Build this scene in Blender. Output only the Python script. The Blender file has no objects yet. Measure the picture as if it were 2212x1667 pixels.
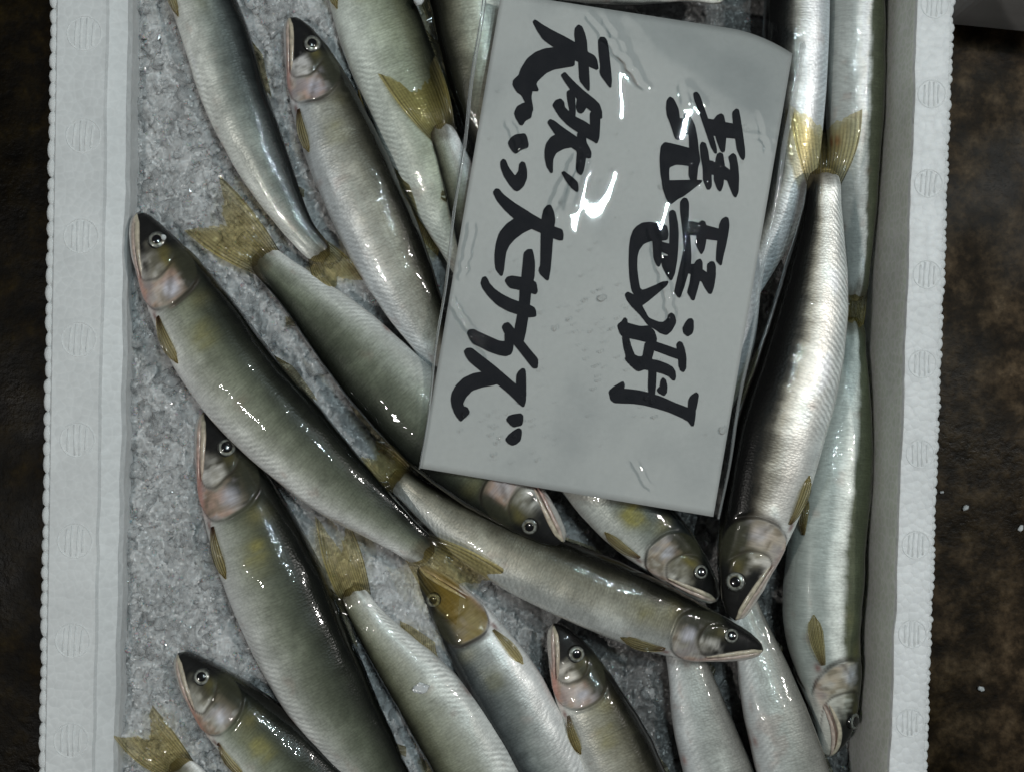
import bpy, bmesh, math, random
import numpy as np
from mathutils import Vector, geometry

random.seed(7)
rng = np.random.default_rng(11)
scene = bpy.context.scene
COL = scene.collection

# ------------------------------------------------------------------ camera, light, exposure
CAM_H = 0.50                       # camera height above the fish layer (z = 0)
PX = 0.40 / 2212.0                 # metres per guide unit on the z = 0 plane
cam_data = bpy.data.cameras.new("camera")
cam_data.sensor_width = 36.0
cam_data.lens = 36.0 * CAM_H / 0.40
cam_data.clip_start = 0.01
cam_data.clip_end = 50.0
cam_data.dof.use_dof = True
cam_data.dof.focus_distance = CAM_H - 0.010
cam_data.dof.aperture_fstop = 32.0
cam = bpy.data.objects.new("camera", cam_data)
cam.location = (0, 0, CAM_H)
COL.objects.link(cam)
scene.camera = cam

world = bpy.data.worlds.new("World")
scene.world = world
world.use_nodes = True
wb = world.node_tree.nodes["Background"]
wb.inputs[0].default_value = (0.92, 0.98, 1.0, 1)
wb.inputs[1].default_value = 0.055


def area_lamp(name, loc, target, power, color, sx, sy):
    d = bpy.data.lights.new(name, 'AREA')
    d.shape = 'RECTANGLE'
    d.size, d.size_y = sx, sy
    d.energy = power
    d.color = color
    o = bpy.data.objects.new(name, d)
    o.location = loc
    o.rotation_euler = (Vector(target) - Vector(loc)).to_track_quat('-Z', 'Y').to_euler()
    COL.objects.link(o)
    return o


for tx, ty in ((0.30, 0.50), (0.27, 0.30), (0.45, 0.46), (0.42, 0.24)):      # short lamp tubes over the stall, running front to back
    t_ = area_lamp("ceiling_tube", (tx, ty, 1.50), (tx, ty, 0.0), 1.95, (0.78, 0.96, 1.0), 0.0016, 0.11)
    t_.rotation_euler = (0, 0, math.radians(-12))
area_lamp("stall_lamp_warm", (0.85, 0.25, 1.20), (0.0, 0.0, 0.0), 4.9, (1.0, 0.97, 0.93), 0.06, 0.06)
area_lamp("stall_lamp_far", (-0.62, -0.22, 1.35), (0.0, 0.0, 0.0), 4.2, (1.0, 0.97, 0.92), 0.05, 0.05)

vs = scene.view_settings
vs.view_transform = 'Standard'
vs.look = 'None'
vs.exposure = 0.0
vs.gamma = 1.0
scene.render.engine = 'CYCLES'
scene.cycles.use_denoising = True
scene.cycles.max_bounces = 6
scene.cycles.transmission_bounces = 5
scene.cycles.diffuse_bounces = 3
scene.cycles.glossy_bounces = 3
scene.cycles.adaptive_threshold = 0.03
scene.cycles.transparent_max_bounces = 14
scene.cycles.caustics_reflective = False
scene.cycles.caustics_refractive = False

# ------------------------------------------------------------------ helpers


def W(px, py, z=0.0):
    """guide position + height (m) -> world point"""
    k = PX * (CAM_H - z) / CAM_H
    return np.array([(px - 1106.0) * k, (833.0 - py) * k, z])


def WA(px, py, z):
    px, py, z = np.broadcast_arrays(np.asarray(px, float), np.asarray(py, float), np.asarray(z, float))
    k = PX * (CAM_H - z) / CAM_H
    return np.stack([(px - 1106.0) * k, (833.0 - py) * k, z], -1)


_lat = rng.random((256, 256))


def vnoise(x, y, seed=0):
    x = np.asarray(x, float) + seed * 17.31
    y = np.asarray(y, float) + seed * 9.77
    xi = np.floor(x).astype(int)
    yi = np.floor(y).astype(int)
    fx = x - xi
    fy = y - yi
    fx = fx * fx * (3 - 2 * fx)
    fy = fy * fy * (3 - 2 * fy)
    a = _lat[xi & 255, yi & 255]
    b = _lat[(xi + 1) & 255, yi & 255]
    c = _lat[xi & 255, (yi + 1) & 255]
    d = _lat[(xi + 1) & 255, (yi + 1) & 255]
    return (a * (1 - fx) + b * fx) * (1 - fy) + (c * (1 - fx) + d * fx) * fy - 0.5


def fbm(x, y, seed=0, octv=4):
    r = 0
    a = 1.0
    for k in range(octv):
        r = r + a * vnoise(x * 2 ** k, y * 2 ** k, seed + k * 3)
        a *= 0.5
    return r


def sstep(a, b, x):
    t = np.clip((x - a) / (b - a), 0, 1)
    return t * t * (3 - 2 * t)


def mesh_np(name, verts, faces, smooth=True):
    """verts (n,3) array, faces list/array of quads or tris"""
    me = bpy.data.meshes.new(name)
    faces = np.asarray(faces, dtype=np.int32)
    nf, k = faces.shape
    me.vertices.add(len(verts))
    me.vertices.foreach_set("co", np.asarray(verts, np.float32).ravel())
    me.loops.add(nf * k)
    me.loops.foreach_set("vertex_index", faces.ravel())
    me.polygons.add(nf)
    me.polygons.foreach_set("loop_start", np.arange(0, nf * k, k, dtype=np.int32))
    me.polygons.foreach_set("loop_total", np.full(nf, k, np.int32))
    me.polygons.foreach_set("use_smooth", np.full(nf, smooth, bool))
    me.update(calc_edges=True)
    me.validate()
    return me


def grid_faces(nu, nv, wrap=False):
    i = np.arange(nu - 1)[:, None]
    j = np.arange(nv if wrap else nv - 1)[None, :]
    j2 = (j + 1) % nv
    a = i * nv + j
    b = (i + 1) * nv + j
    c = (i + 1) * nv + j2
    d = i * nv + j2
    return np.stack([a, b, c, d], -1).reshape(-1, 4)


def set_uv(me, uv_per_vert):
    layer = me.uv_layers.new(name="UVMap")
    idx = np.empty(len(me.loops), np.int32)
    me.loops.foreach_get("vertex_index", idx)
    layer.data.foreach_set("uv", np.asarray(uv_per_vert, np.float32)[idx].ravel())


def set_col(me, name, rgba):
    at = me.color_attributes.new(name, 'FLOAT_COLOR', 'POINT')
    at.data.foreach_set("color", np.asarray(rgba, np.float32).ravel())


def obj(name, me, mat=None, parent=None, loc=None):
    o = bpy.data.objects.new(name, me)
    COL.objects.link(o)
    if mat is not None and me is not None and len(me.materials) == 0:
        me.materials.append(mat)
    if parent is not None:
        o.parent = parent
    if loc is not None:
        o.location = loc
    return o


def thing(name, label, cat, loc=(0, 0, 0), group=None):
    o = bpy.data.objects.new(name, None)
    o.empty_display_size = 0.01
    o.location = loc
    COL.objects.link(o)
    tag(o, label, cat, group)
    return o


def tag(o, label=None, cat=None, group=None, kind=None):
    if label:
        o["label"] = label
    if cat:
        o["category"] = cat
    if group:
        o["group"] = group
    if kind:
        o["kind"] = kind
    return o


# ------------------------------------------------------------------ materials


class NT:
    def __init__(self, name):
        self.m = bpy.data.materials.new(name)
        self.m.use_nodes = True
        self.t = self.m.node_tree
        self.b = self.t.nodes["Principled BSDF"]
        self.out = self.t.nodes["Material Output"]

    def n(self, typ, **kw):
        nd = self.t.nodes.new(typ)
        for k, v in kw.items():
            setattr(nd, k, v)
        return nd

    def l(self, a, b):
        self.t.links.new(a, b)

    def inp(self, nd, key, val):
        if hasattr(val, "is_linked") or hasattr(val, "links"):
            self.l(val, nd.inputs[key])
        else:
            nd.inputs[key].default_value = val

    def math(self, op, a, b=None, c=None):
        nd = self.n('ShaderNodeMath', operation=op)
        self.inp(nd, 0, a)
        if b is not None:
            self.inp(nd, 1, b)
        if c is not None:
            self.inp(nd, 2, c)
        return nd.outputs[0]

    def ramp(self, fac, stops):
        nd = self.n('ShaderNodeValToRGB')
        el = nd.color_ramp.elements
        while len(el) < len(stops):
            el.new(0.5)
        for e, (p, c) in zip(el, stops):
            e.position = p
            e.color = (c[0], c[1], c[2], 1) if hasattr(c, "__len__") else (c, c, c, 1)
        self.l(fac, nd.inputs[0])
        return nd.outputs[0]

    def mix(self, fac, a, b, mode='MIX'):
        nd = self.n('ShaderNodeMix', data_type='RGBA', blend_type=mode)
        self.inp(nd, 0, fac)
        for key, v in ((6, a), (7, b)):
            if isinstance(v, tuple):
                nd.inputs[key].default_value = (v[0], v[1], v[2], 1)
            else:
                self.l(v, nd.inputs[key])
        return nd.outputs[2]

    dims = '3D'

    def noise(self, vec, scale, detail=3, rough=0.5):
        nd = self.n('ShaderNodeTexNoise', noise_dimensions=self.dims)
        if vec is not None:
            self.l(vec, nd.inputs['Vector'])
        nd.inputs['Scale'].default_value = scale
        nd.inputs['Detail'].default_value = detail
        nd.inputs['Roughness'].default_value = rough
        return nd.outputs[0]

    def voro(self, vec, scale, feature='F1', rnd=1.0):
        nd = self.n('ShaderNodeTexVoronoi', feature=feature, voronoi_dimensions=self.dims)
        if vec is not None:
            self.l(vec, nd.inputs['Vector'])
        nd.inputs['Scale'].default_value = scale
        nd.inputs['Randomness'].default_value = rnd
        return nd.outputs['Distance']

    def mapping(self, vec, scale):
        nd = self.n('ShaderNodeMapping')
        self.l(vec, nd.inputs[0])
        nd.inputs['Scale'].default_value = scale
        return nd.outputs[0]

    def bump(self, h, dist, strength=1.0, normal=None):
        nd = self.n('ShaderNodeBump')
        self.l(h, nd.inputs['Height'])
        nd.inputs['Distance'].default_value = dist
        nd.inputs['Strength'].default_value = strength
        if normal is not None:
            self.l(normal, nd.inputs['Normal'])
        return nd.outputs[0]

    def set(self, **kw):
        for k, v in kw.items():
            key = k.replace('_', ' ')
            if isinstance(v, tuple):
                self.b.inputs[key].default_value = (v[0], v[1], v[2], 1)
            elif hasattr(v, "links"):
                self.l(v, self.b.inputs[key])
            else:
                self.b.inputs[key].default_value = v


def mat_fish():
    k = NT("fish_skin")
    k.dims = '2D'
    uv = k.n('ShaderNodeUVMap', uv_map="UVMap").outputs[0]
    pig = k.n('ShaderNodeVertexColor', layer_name="pigment")
    srf = k.n('ShaderNodeVertexColor', layer_name="surf")
    sep = k.n('ShaderNodeSeparateColor')
    k.l(srf.outputs[0], sep.inputs[0])
    metal, rough, scal, chev = sep.outputs[0], sep.outputs[1], sep.outputs[2], srf.outputs[1]
    # uv is in metres along the body / around the girth
    sc = k.voro(k.mapping(uv, (1, 0.8, 1)), 1050.0, rnd=0.85)
    streak = k.noise(k.mapping(uv, (1500, 170, 1)), 1.0, 2, 0.65)
    blot = k.noise(uv, 130.0, 3, 0.6)
    spec = k.noise(uv, 900.0, 2, 0.6)
    # chevron muscle lines, oblique
    sx = k.n('ShaderNodeSeparateXYZ')
    k.l(uv, sx.inputs[0])
    wob = k.math('MULTIPLY', k.noise(uv, 260.0, 2), 0.0016)
    q = k.math('ADD', k.math('ADD', sx.outputs[0], k.math('MULTIPLY', sx.outputs[1], 0.55)), wob)
    lines = k.math('SINE', k.math('MULTIPLY', q, 2 * math.pi / 0.0024))
    chevm = k.math('MULTIPLY', chev, k.math('MULTIPLY_ADD', k.noise(uv, 60.0, 2), 1.6, 0.1))
    # pigment modulation
    f1 = k.math('MULTIPLY_ADD', streak, 0.55, 0.73)
    f2 = k.math('MULTIPLY_ADD', blot, 0.5, 0.75)
    f3 = k.math('MULTIPLY_ADD', k.math('MULTIPLY', lines, chevm), 0.11, 1.0)
    f4 = k.math('SUBTRACT', 1.06, k.math('MULTIPLY', k.math('MULTIPLY', sc, scal), 0.26))
    f = k.math('MULTIPLY', k.math('MULTIPLY', f1, f2), k.math('MULTIPLY', f3, f4))
    base = k.mix(1.0, pig.outputs[0], (1, 1, 1), 'MULTIPLY')
    comb = k.n('ShaderNodeCombineColor')
    for i in range(3):
        k.l(f, comb.inputs[i])
    base = k.mix(1.0, pig.outputs[0], comb.outputs[0], 'MULTIPLY')
    # fine dark freckles of the back
    base = k.mix(k.math('MULTIPLY', k.math('GREATER_THAN', spec, 0.63), k.math('MULTIPLY', scal, 0.12)), base, (0.02, 0.02, 0.015))
    h = k.math('ADD', k.math('MULTIPLY', k.math('MULTIPLY', sc, scal), -0.9), k.math('MULTIPLY', streak, 0.6))
    h = k.math('ADD', h, k.math('MULTIPLY', k.math('MULTIPLY', lines, chevm), 0.34))
    nb = k.bump(h, 0.00012, 0.45)
    wet = k.math('ADD', k.math('MULTIPLY', k.noise(uv, 420.0, 2, 0.6), 1.0), k.math('MULTIPLY', k.noise(uv, 95.0, 2), 1.0))
    nc = k.bump(wet, 0.00015, 0.55)
    k.set(Base_Color=base, Metallic=metal, Roughness=rough, Normal=nb, Coat_Normal=nc)
    k.set(Coat_Weight=0.85, Coat_Roughness=0.022, Coat_IOR=1.38, Specular_IOR_Level=0.15)
    return k.m


def mat_fin():
    k = NT("fin_membrane")
    k.dims = '2D'
    uv = k.n('ShaderNodeUVMap', uv_map="UVMap").outputs[0]
    pig = k.n('ShaderNodeVertexColor', layer_name="pigment")
    sx = k.n('ShaderNodeSeparateXYZ')
    k.l(uv, sx.inputs[0])
    rays = k.math('SINE', k.math('MULTIPLY', sx.outputs[0], 2 * math.pi))
    rr = k.ramp(k.math('MULTIPLY_ADD', rays, 0.5, 0.5), [(0.0, 0.12), (0.25, 0.40), (0.5, 1.0), (1.0, 1.15)])
    base = k.mix(1.0, pig.outputs[0], rr, 'MULTIPLY')
    no = k.noise(uv, 3.0, 3)
    base = k.mix(0.5, base, k.mix(1.0, base, k.ramp(no, [(0.3, 0.4), (0.7, 1.3)]), 'MULTIPLY'))
    k.set(Base_Color=base, Roughness=0.30, Coat_Weight=0.5, Coat_Roughness=0.08)
    k.set(Normal=k.bump(rays, 0.00025, 0.7))
    tr = k.n('ShaderNodeBsdfTransparent')
    tr.inputs[0].default_value = (0.90, 0.82, 0.58, 1)
    mx = k.n('ShaderNodeMixShader')
    ro = k.ramp(k.math('MULTIPLY_ADD', rays, 0.5, 0.5), [(0.0, 1.0), (0.30, 0.85), (0.55, 0.45), (1.0, 0.35)])
    fac = k.math('MULTIPLY', pig.outputs[1], ro)
    k.l(fac, mx.inputs[0])
    k.l(tr.outputs[0], mx.inputs[1])
    k.l(k.b.outputs[0], mx.inputs[2])
    k.l(mx.outputs[0], k.out.inputs[0])
    return k.m


def mat_simple(name, col, rough=0.4, **kw):
    k = NT(name)
    k.set(Base_Color=col, Roughness=rough, **kw)
    return k


def mat_lip():
    k = NT("lip_flesh")
    pig = k.n('ShaderNodeVertexColor', layer_name="pigment")
    tc = k.n('ShaderNodeTexCoord').outputs['Object']
    no = k.noise(tc, 500.0, 3)
    base = k.mix(1.0, pig.outputs[0], k.ramp(no, [(0.25, 0.55), (0.7, 1.15)]), 'MULTIPLY')
    k.set(Base_Color=base, Roughness=0.3, Coat_Weight=0.5, Coat_Roughness=0.08, Normal=k.bump(no, 0.0004, 0.5))
    return k.m


def mat_iris():
    k = NT("eye_iris")
    uv = k.n('ShaderNodeUVMap', uv_map="UVMap").outputs[0]
    sx = k.n('ShaderNodeSeparateXYZ')
    k.l(uv, sx.inputs[0])
    c = k.ramp(sx.outputs[0], [(0.0, (0.25, 0.22, 0.12)), (0.54, (0.17, 0.155, 0.10)), (0.62, (0.30, 0.30, 0.265)),
                               (0.78, (0.24, 0.245, 0.22)), (0.90, (0.04, 0.04, 0.035)), (1.0, (0.010, 0.010, 0.009))])
    tc = k.n('ShaderNodeTexCoord').outputs['Object']
    no = k.noise(tc, 900.0, 3)
    c = k.mix(1.0, c, k.ramp(no, [(0.3, 0.35), (0.65, 1.2)]), 'MULTIPLY')
    k.set(Base_Color=c, Roughness=0.25, Metallic=0.15, Coat_Weight=0.7, Coat_Roughness=0.05)
    return k.m


def mat_foam(name, tint, cell, strength, wall=False, sss=0.0, line=0.25):
    k = NT(name)
    tc = k.n('ShaderNodeTexCoord').outputs['Object']
    wn = k.n('ShaderNodeTexNoise')
    k.l(tc, wn.inputs['Vector'])
    wn.inputs['Scale'].default_value = 90
    vec = k.n('ShaderNodeVectorMath', operation='MULTIPLY_ADD')
    k.l(wn.outputs['Color'], vec.inputs[0])
    vec.inputs[1].default_value = (0.0022, 0.0022, 0.0022)
    k.l(tc, vec.inputs[2])
    ed = k.voro(vec.outputs[0], cell, 'DISTANCE_TO_EDGE', 0.85)
    f1 = k.voro(vec.outputs[0], cell, 'F1', 0.85)
    dome = k.math('SUBTRACT', 1.0, k.math('MULTIPLY', f1, f1))
    patch = k.noise(tc, 38.0, 4, 0.6)
    grime = k.noise(tc, 320.0, 4, 0.65)
    c = k.mix(k.ramp(ed, [(0.0, 0.9), (0.09, 0.5), (0.2, 0.0)]), tint, tuple(min(0.93, t * 1.2) for t in tint)) if wall else \
        k.mix(k.ramp(ed, [(0.0, line), (0.07, line * .5), (0.16, 0.0)]), tint, tuple(min(.9, t * 1.16) for t in tint))
    c = k.mix(1.0, c, k.ramp(patch, [(0.25, 0.86), (0.5, 0.98), (0.75, 1.06)]), 'MULTIPLY')
    c = k.mix(1.0, c, k.ramp(grime, [(0.25, 0.93), (0.7, 1.03)]), 'MULTIPLY')
    h = k.math('ADD', k.math('MULTIPLY', dome, k.math('MULTIPLY_ADD', patch, 1.6, 0.5)), k.math('MULTIPLY', grime, 0.35))
    k.set(Base_Color=c, Roughness=0.45, Specular_IOR_Level=0.35, Normal=k.bump(h, 0.0006, strength))
    k.set(Subsurface_Weight=sss, Subsurface_Scale=0.007)
    k.b.inputs['Subsurface Radius'].default_value = (1, 1, 0.95)
    return k.m


def mat_ice():
    k = NT("crushed_ice")
    tc = k.n('ShaderNodeTexCoord').outputs['Object']
    n1 = k.noise(tc, 95.0, 3, 0.6)
    n2 = k.noise(tc, 210.0, 3, 0.6)
    vv = k.voro(tc, 430.0)
    fil = k.math('ABSOLUTE', k.math('SUBTRACT', n2, 0.5))
    c = k.ramp(n1, [(0.30, (0.36, 0.364, 0.366)), (0.5, (0.47, 0.474, 0.475)), (0.72, (0.63, 0.634, 0.635))])
    c = k.mix(k.ramp(fil, [(0.0, 0.6), (0.018, 0.35), (0.05, 0.0)]), c, (0.70, 0.71, 0.715))
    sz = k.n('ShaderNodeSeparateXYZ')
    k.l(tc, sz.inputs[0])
    gap_shade = k.math('ADD', k.math('MULTIPLY', sz.outputs[2], 60.0), k.math('MULTIPLY', n1, 0.5))      # shade between the fish painted into the colour, darker with depth
    c = k.mix(1.0, c, k.ramp(k.math('ADD', gap_shade, 0.9), [(0.10, (0.33, 0.325, 0.32)), (0.95, (0.92, 0.92, 0.92))]), 'MULTIPLY')
    h = k.math('ADD', k.math('MULTIPLY', n2, 1.0), k.math('MULTIPLY', vv, 0.7))
    nb = k.bump(h, 0.0010, 0.35)
    nc = k.bump(h, 0.0022, 1.0)
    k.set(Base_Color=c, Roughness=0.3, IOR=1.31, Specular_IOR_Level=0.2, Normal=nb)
    k.set(Coat_Weight=1.0, Coat_Roughness=0.19, Coat_IOR=1.55, Coat_Normal=nc)
    k.set(Subsurface_Weight=0.9, Subsurface_Scale=0.0035)
    k.b.inputs['Subsurface Radius'].default_value = (0.92, 1.0, 1.04)
    return k.m


def mat_chip():
    k = NT("ice_splinters")
    tc = k.n('ShaderNodeTexCoord').outputs['Object']
    n1 = k.noise(tc, 400.0, 2, 0.6)
    k.set(Base_Color=k.ramp(n1, [(0.3, (0.30, 0.305, 0.31)), (0.7, (0.54, 0.545, 0.55))]), Roughness=0.2, IOR=1.4)
    k.set(Coat_Weight=1.0, Coat_Roughness=0.17, Coat_IOR=1.6)
    k.set(Subsurface_Weight=0.6, Subsurface_Scale=0.002)
    return k.m


def mat_clear_ice():
    k = NT("clear_ice")
    tc = k.n('ShaderNodeTexCoord').outputs['Object']
    n1 = k.noise(tc, 300.0, 3, 0.6)
    k.set(Base_Color=k.ramp(n1, [(0.3, (0.75, 0.77, 0.78)), (0.7, (0.95, 0.97, 0.97))]), Roughness=0.12, IOR=1.31,
          Transmission_Weight=0.35, Normal=k.bump(n1, 0.0008, 0.6))
    return k.m


def mat_floor():
    k = NT("wet_concrete")
    tc = k.n('ShaderNodeTexCoord').outputs['Object']
    big = k.noise(tc, 14.0, 4, 0.6)
    mid = k.noise(tc, 70.0, 5, 0.66)
    fine = k.noise(tc, 420.0, 3, 0.6)
    c = k.ramp(mid, [(0.30, (0.005, 0.0035, 0.0018)), (0.46, (0.021, 0.0148, 0.0085)), (0.58, (0.055, 0.040, 0.025)), (0.8, (0.14, 0.108, 0.075))])
    c = k.mix(1.0, c, k.ramp(big, [(0.3, (0.45, 0.42, 0.30)), (0.7, (1.35, 1.25, 1.15))]), 'MULTIPLY')
    sxf = k.n('ShaderNodeSeparateXYZ')
    k.l(tc, sxf.inputs[0])
    left_tone = k.math('ADD', k.math('MULTIPLY', sxf.outputs[0], 2.2), big)  # floor colour gets darker and more olive towards the left
    c = k.mix(1.0, c, k.ramp(left_tone, [(0.0, (0.22, 0.19, 0.05)), (0.35, (0.28, 0.23, 0.08)), (0.8, (0.95, 0.92, 0.88))]), 'MULTIPLY')
    c = k.mix(0.5, c, k.mix(1.0, c, k.ramp(fine, [(0.3, 0.3), (0.7, 1.7)]), 'MULTIPLY'))
    rg = k.ramp(big, [(0.35, 0.30), (0.65, 0.6)])
    h = k.math('ADD', k.math('MULTIPLY', mid, 1.0), k.math('MULTIPLY', fine, 0.4))
    k.set(Base_Color=c, Roughness=rg, Specular_IOR_Level=0.10, Normal=k.bump(h, 0.0014, 0.35))
    return k.m


def mat_card():
    k = NT("white_card")
    tc = k.n('ShaderNodeTexCoord').outputs['Object']
    damp = k.noise(tc, 22.0, 3, 0.5)
    f = k.noise(tc, 500.0, 3)
    c = k.ramp(damp, [(0.30, (0.42, 0.428, 0.42)), (0.45, (0.505, 0.51, 0.495)), (0.8, (0.55, 0.55, 0.53))])
    c = k.mix(1.0, c, k.ramp(f, [(0.2, 0.95), (0.8, 1.03)]), 'MULTIPLY')
    k.set(Base_Color=c, Roughness=0.6, Normal=k.bump(f, 0.0001, 0.4))
    return k.m


def mat_film(name, rough=0.010, level=1.0):
    """thin clear plastic: Fresnel reflection over a clear pass-through"""
    k = NT(name)
    k.t.nodes.remove(k.b)
    tc = k.n('ShaderNodeTexCoord').outputs['Object']
    h = k.noise(tc, 260.0, 3, 0.55)
    nb = k.bump(h, 0.000002, 0.2)
    fr = k.n('ShaderNodeFresnel')
    fr.inputs[0].default_value = 1.5
    k.l(nb, fr.inputs['Normal'])
    gl = k.n('ShaderNodeBsdfGlossy')
    gl.inputs['Roughness'].default_value = rough
    k.l(nb, gl.inputs['Normal'])
    tr = k.n('ShaderNodeBsdfTransparent')
    tr.inputs[0].default_value = (0.97, 0.975, 0.975, 1)
    mx = k.n('ShaderNodeMixShader')
    k.l(k.math('MULTIPLY', fr.outputs[0], level), mx.inputs[0])
    k.l(tr.outputs[0], mx.inputs[1])
    k.l(gl.outputs[0], mx.inputs[2])
    k.l(mx.outputs[0], k.out.inputs[0])
    return k.m


M_FISH = mat_fish()
M_FIN = mat_fin()
M_LIP = mat_lip()
M_IRIS = mat_iris()
_p = mat_simple("eye_pupil", (0.004, 0.004, 0.005), 0.15, Coat_Weight=1.0, Coat_Roughness=0.02)
M_PUPIL = _p.m
M_FOAM = mat_foam("foam_rim", (0.80, 0.805, 0.81), 330.0, 0.75, False, 0.35)
M_FOAML = mat_foam("foam_rim_left", (0.66, 0.672, 0.675), 290.0, 0.30, False, 0.0, 0.40)  # left wall: darker tint and fainter beads than the right
M_FOAMW = mat_foam("foam_inner_wall", (0.80, 0.835, 0.765), 300.0, 0.12, True, 0.8)
M_FOAMB = mat_foam("foam_bead", (0.74, 0.75, 0.75), 400.0, 0.3)
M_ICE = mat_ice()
M_CHIP = mat_chip()
_lk = NT("clear_wet_ice")
_tl = _lk.n('ShaderNodeTexCoord').outputs['Object']
_nl = _lk.noise(_tl, 330.0, 3, 0.6)
_lk.set(Base_Color=(0.62, 0.63, 0.635), Roughness=0.16, IOR=1.31, Normal=_lk.bump(_nl, 0.0008, 0.6))
_lk.set(Coat_Weight=0.8, Coat_Roughness=0.15, Coat_IOR=1.5)
_tr = _lk.n('ShaderNodeBsdfTransparent')
_tr.inputs[0].default_value = (0.97, 0.97, 0.97, 1)
_mm = _lk.n('ShaderNodeMixShader')
_lk.l(_lk.ramp(_lk.noise(_tl, 170.0, 3), [(0.36, 0.08), (0.64, 0.48)]), _mm.inputs[0])
_lk.l(_tr.outputs[0], _mm.inputs[1])
_lk.l(_lk.b.outputs[0], _mm.inputs[2])
_lk.l(_mm.outputs[0], _lk.out.inputs[0])
M_LUMP = _lk.m
M_CLEAR = mat_clear_ice()
M_FLOOR = mat_floor()
M_CARD = mat_card()
M_FILM = mat_film("clear_film")
M_SEAM = mat_film("creased_film_edge", 0.05)
_t = M_SEAM.node_tree
_out = _t.nodes["Material Output"]
_src = _out.inputs[0].links[0].from_socket
_df = _t.nodes.new('ShaderNodeBsdfDiffuse')
_df.inputs[0].default_value = (0.75, 0.77, 0.77, 1)
_mx = _t.nodes.new('ShaderNodeMixShader')
_mx.inputs[0].default_value = 0.22
_t.links.new(_src, _mx.inputs[1])
_t.links.new(_df.outputs[0], _mx.inputs[2])
_t.links.new(_mx.outputs[0], _out.inputs[0])
M_WATER = mat_film("water_bead", 0.02, 1.2)
_ik = NT("black_marker_ink")
_tc = _ik.n('ShaderNodeTexCoord').outputs['Object']
_no = _ik.noise(_tc, 160.0, 4, 0.6)
_ik.set(Base_Color=_ik.ramp(_no, [(0.3, (0.010, 0.011, 0.015)), (0.75, (0.018, 0.018, 0.022))]), Roughness=0.7, Specular_IOR_Level=0.15)
M_INK = _ik.m

# ------------------------------------------------------------------ ground
FLOOR_Z = -0.115
g = mesh_np("ground", [(-2.5, -2.5, FLOOR_Z), (2.5, -2.5, FLOOR_Z), (2.5, 2.5, FLOOR_Z), (-2.5, 2.5, FLOOR_Z)], [(0, 1, 2, 3)])
tag(obj("ground", g, M_FLOOR), kind="structure")

# ------------------------------------------------------------------ foam box
RIM_Z = 0.013
Y0, Y1 = -420.0, 2100.0            # inner ends of the box (guide units), beyond the frame


def lin(a, b):                     # value at guide y = 0 and y = 1667
    return lambda y: a + (b - a) * y / 1667.0


_ls, _li = lin(232, 202), lin(277, 246)
L_out = lin(117, 91)


def L_step(y):
    return _ls(y) + 3 * float(fbm(y / 60.0, 0.3, 71, 3))


def L_in(y):
    return _li(y) + 6 * float(fbm(y / 110.0, 1.7, 72, 3))


_ri = lin(1983, 1921)
R_out = lin(2060, 2001)


def R_in(y):
    return _ri(y) + 5 * float(fbm(y / 90.0, 4.1, 73, 3))




def rounded(me_obj, width, seg=2):
    b = me_obj.modifiers.new("bevel", 'BEVEL')
    b.width = width
    b.segments = seg
    b.limit_method = 'ANGLE'
    b.angle_limit = math.radians(30)


def wall_sweep(name, profile, mat, parent, n=220):
    """profile(y) -> list of (guide x at given z, z); closed loop swept along guide y"""
    ys = np.linspace(Y0 - 130, Y1 + 130, n)
    rings = []
    for y in ys:
        k0 = PX * (CAM_H - RIM_Z) / CAM_H
        rings.append([((x - 1106.0) * k0, (833.0 - y) * k0, z) for x, z in profile(y)])
    m = len(rings[0])
    v = np.array(rings).reshape(-1, 3)
    f = grid_faces(n, m, True)
    me = mesh_np(name, v, f, smooth=False)
    bm = bmesh.new()
    bm.from_mesh(me)
    bm.verts.ensure_lookup_table()
    bm.faces.new([bm.verts[i] for i in range(m)])
    bm.faces.new([bm.verts[(n - 1) * m + i] for i in range(m)][::-1])
    bmesh.ops.recalc_face_normals(bm, faces=bm.faces)
    bm.to_mesh(me)
    bm.free()
    o = obj(name, me, mat, parent)
    return o


box = thing("foam_box", "white polystyrene foam fish box filled with crushed ice and fish", "foam box", W(1060, 833, FLOOR_Z))
box_loc = Vector(W(1060, 833, FLOOR_Z))


def rebase(o):                     # geometry was built in world space: shift it under its root
    o.data.transform(__import__("mathutils").Matrix.Translation(-Vector(o.parent.location)))


BZ = FLOOR_Z + 0.004
wl = wall_sweep("side_wall", lambda y: [(L_out(y), BZ), (L_out(y), RIM_Z - 0.0015), (L_out(y) + 8, RIM_Z), (L_step(y) - 3, RIM_Z), (L_step(y) + 2, RIM_Z - 0.0012),
                                        (L_in(y) - 6, RIM_Z - 0.0035), (L_in(y), RIM_Z - 0.006), (L_in(y) + 4, RIM_Z - 0.030), (L_in(y) + 26, BZ)], M_FOAML, box)
wr = wall_sweep("side_wall", lambda y: [(R_out(y), BZ), (R_in(y) - 34, BZ), (R_in(y) - 16, RIM_Z - 0.030), (R_in(y) - 1, RIM_Z - 0.002), (R_in(y) + 1, RIM_Z),
                                        (R_out(y) - 6, RIM_Z), (R_out(y), RIM_Z - 0.0015)], M_FOAM, box)
# inner face of the right wall: smooth moulded skin
wr.data.materials.append(M_FOAMW)
for p in wr.data.polygons:
    c = p.center
    if p.normal.x < -0.8 and c.z < RIM_Z - 0.0015 and c.x > 0:
        p.material_index = 1
for o in (wl, wr):
    rebase(o)
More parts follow.
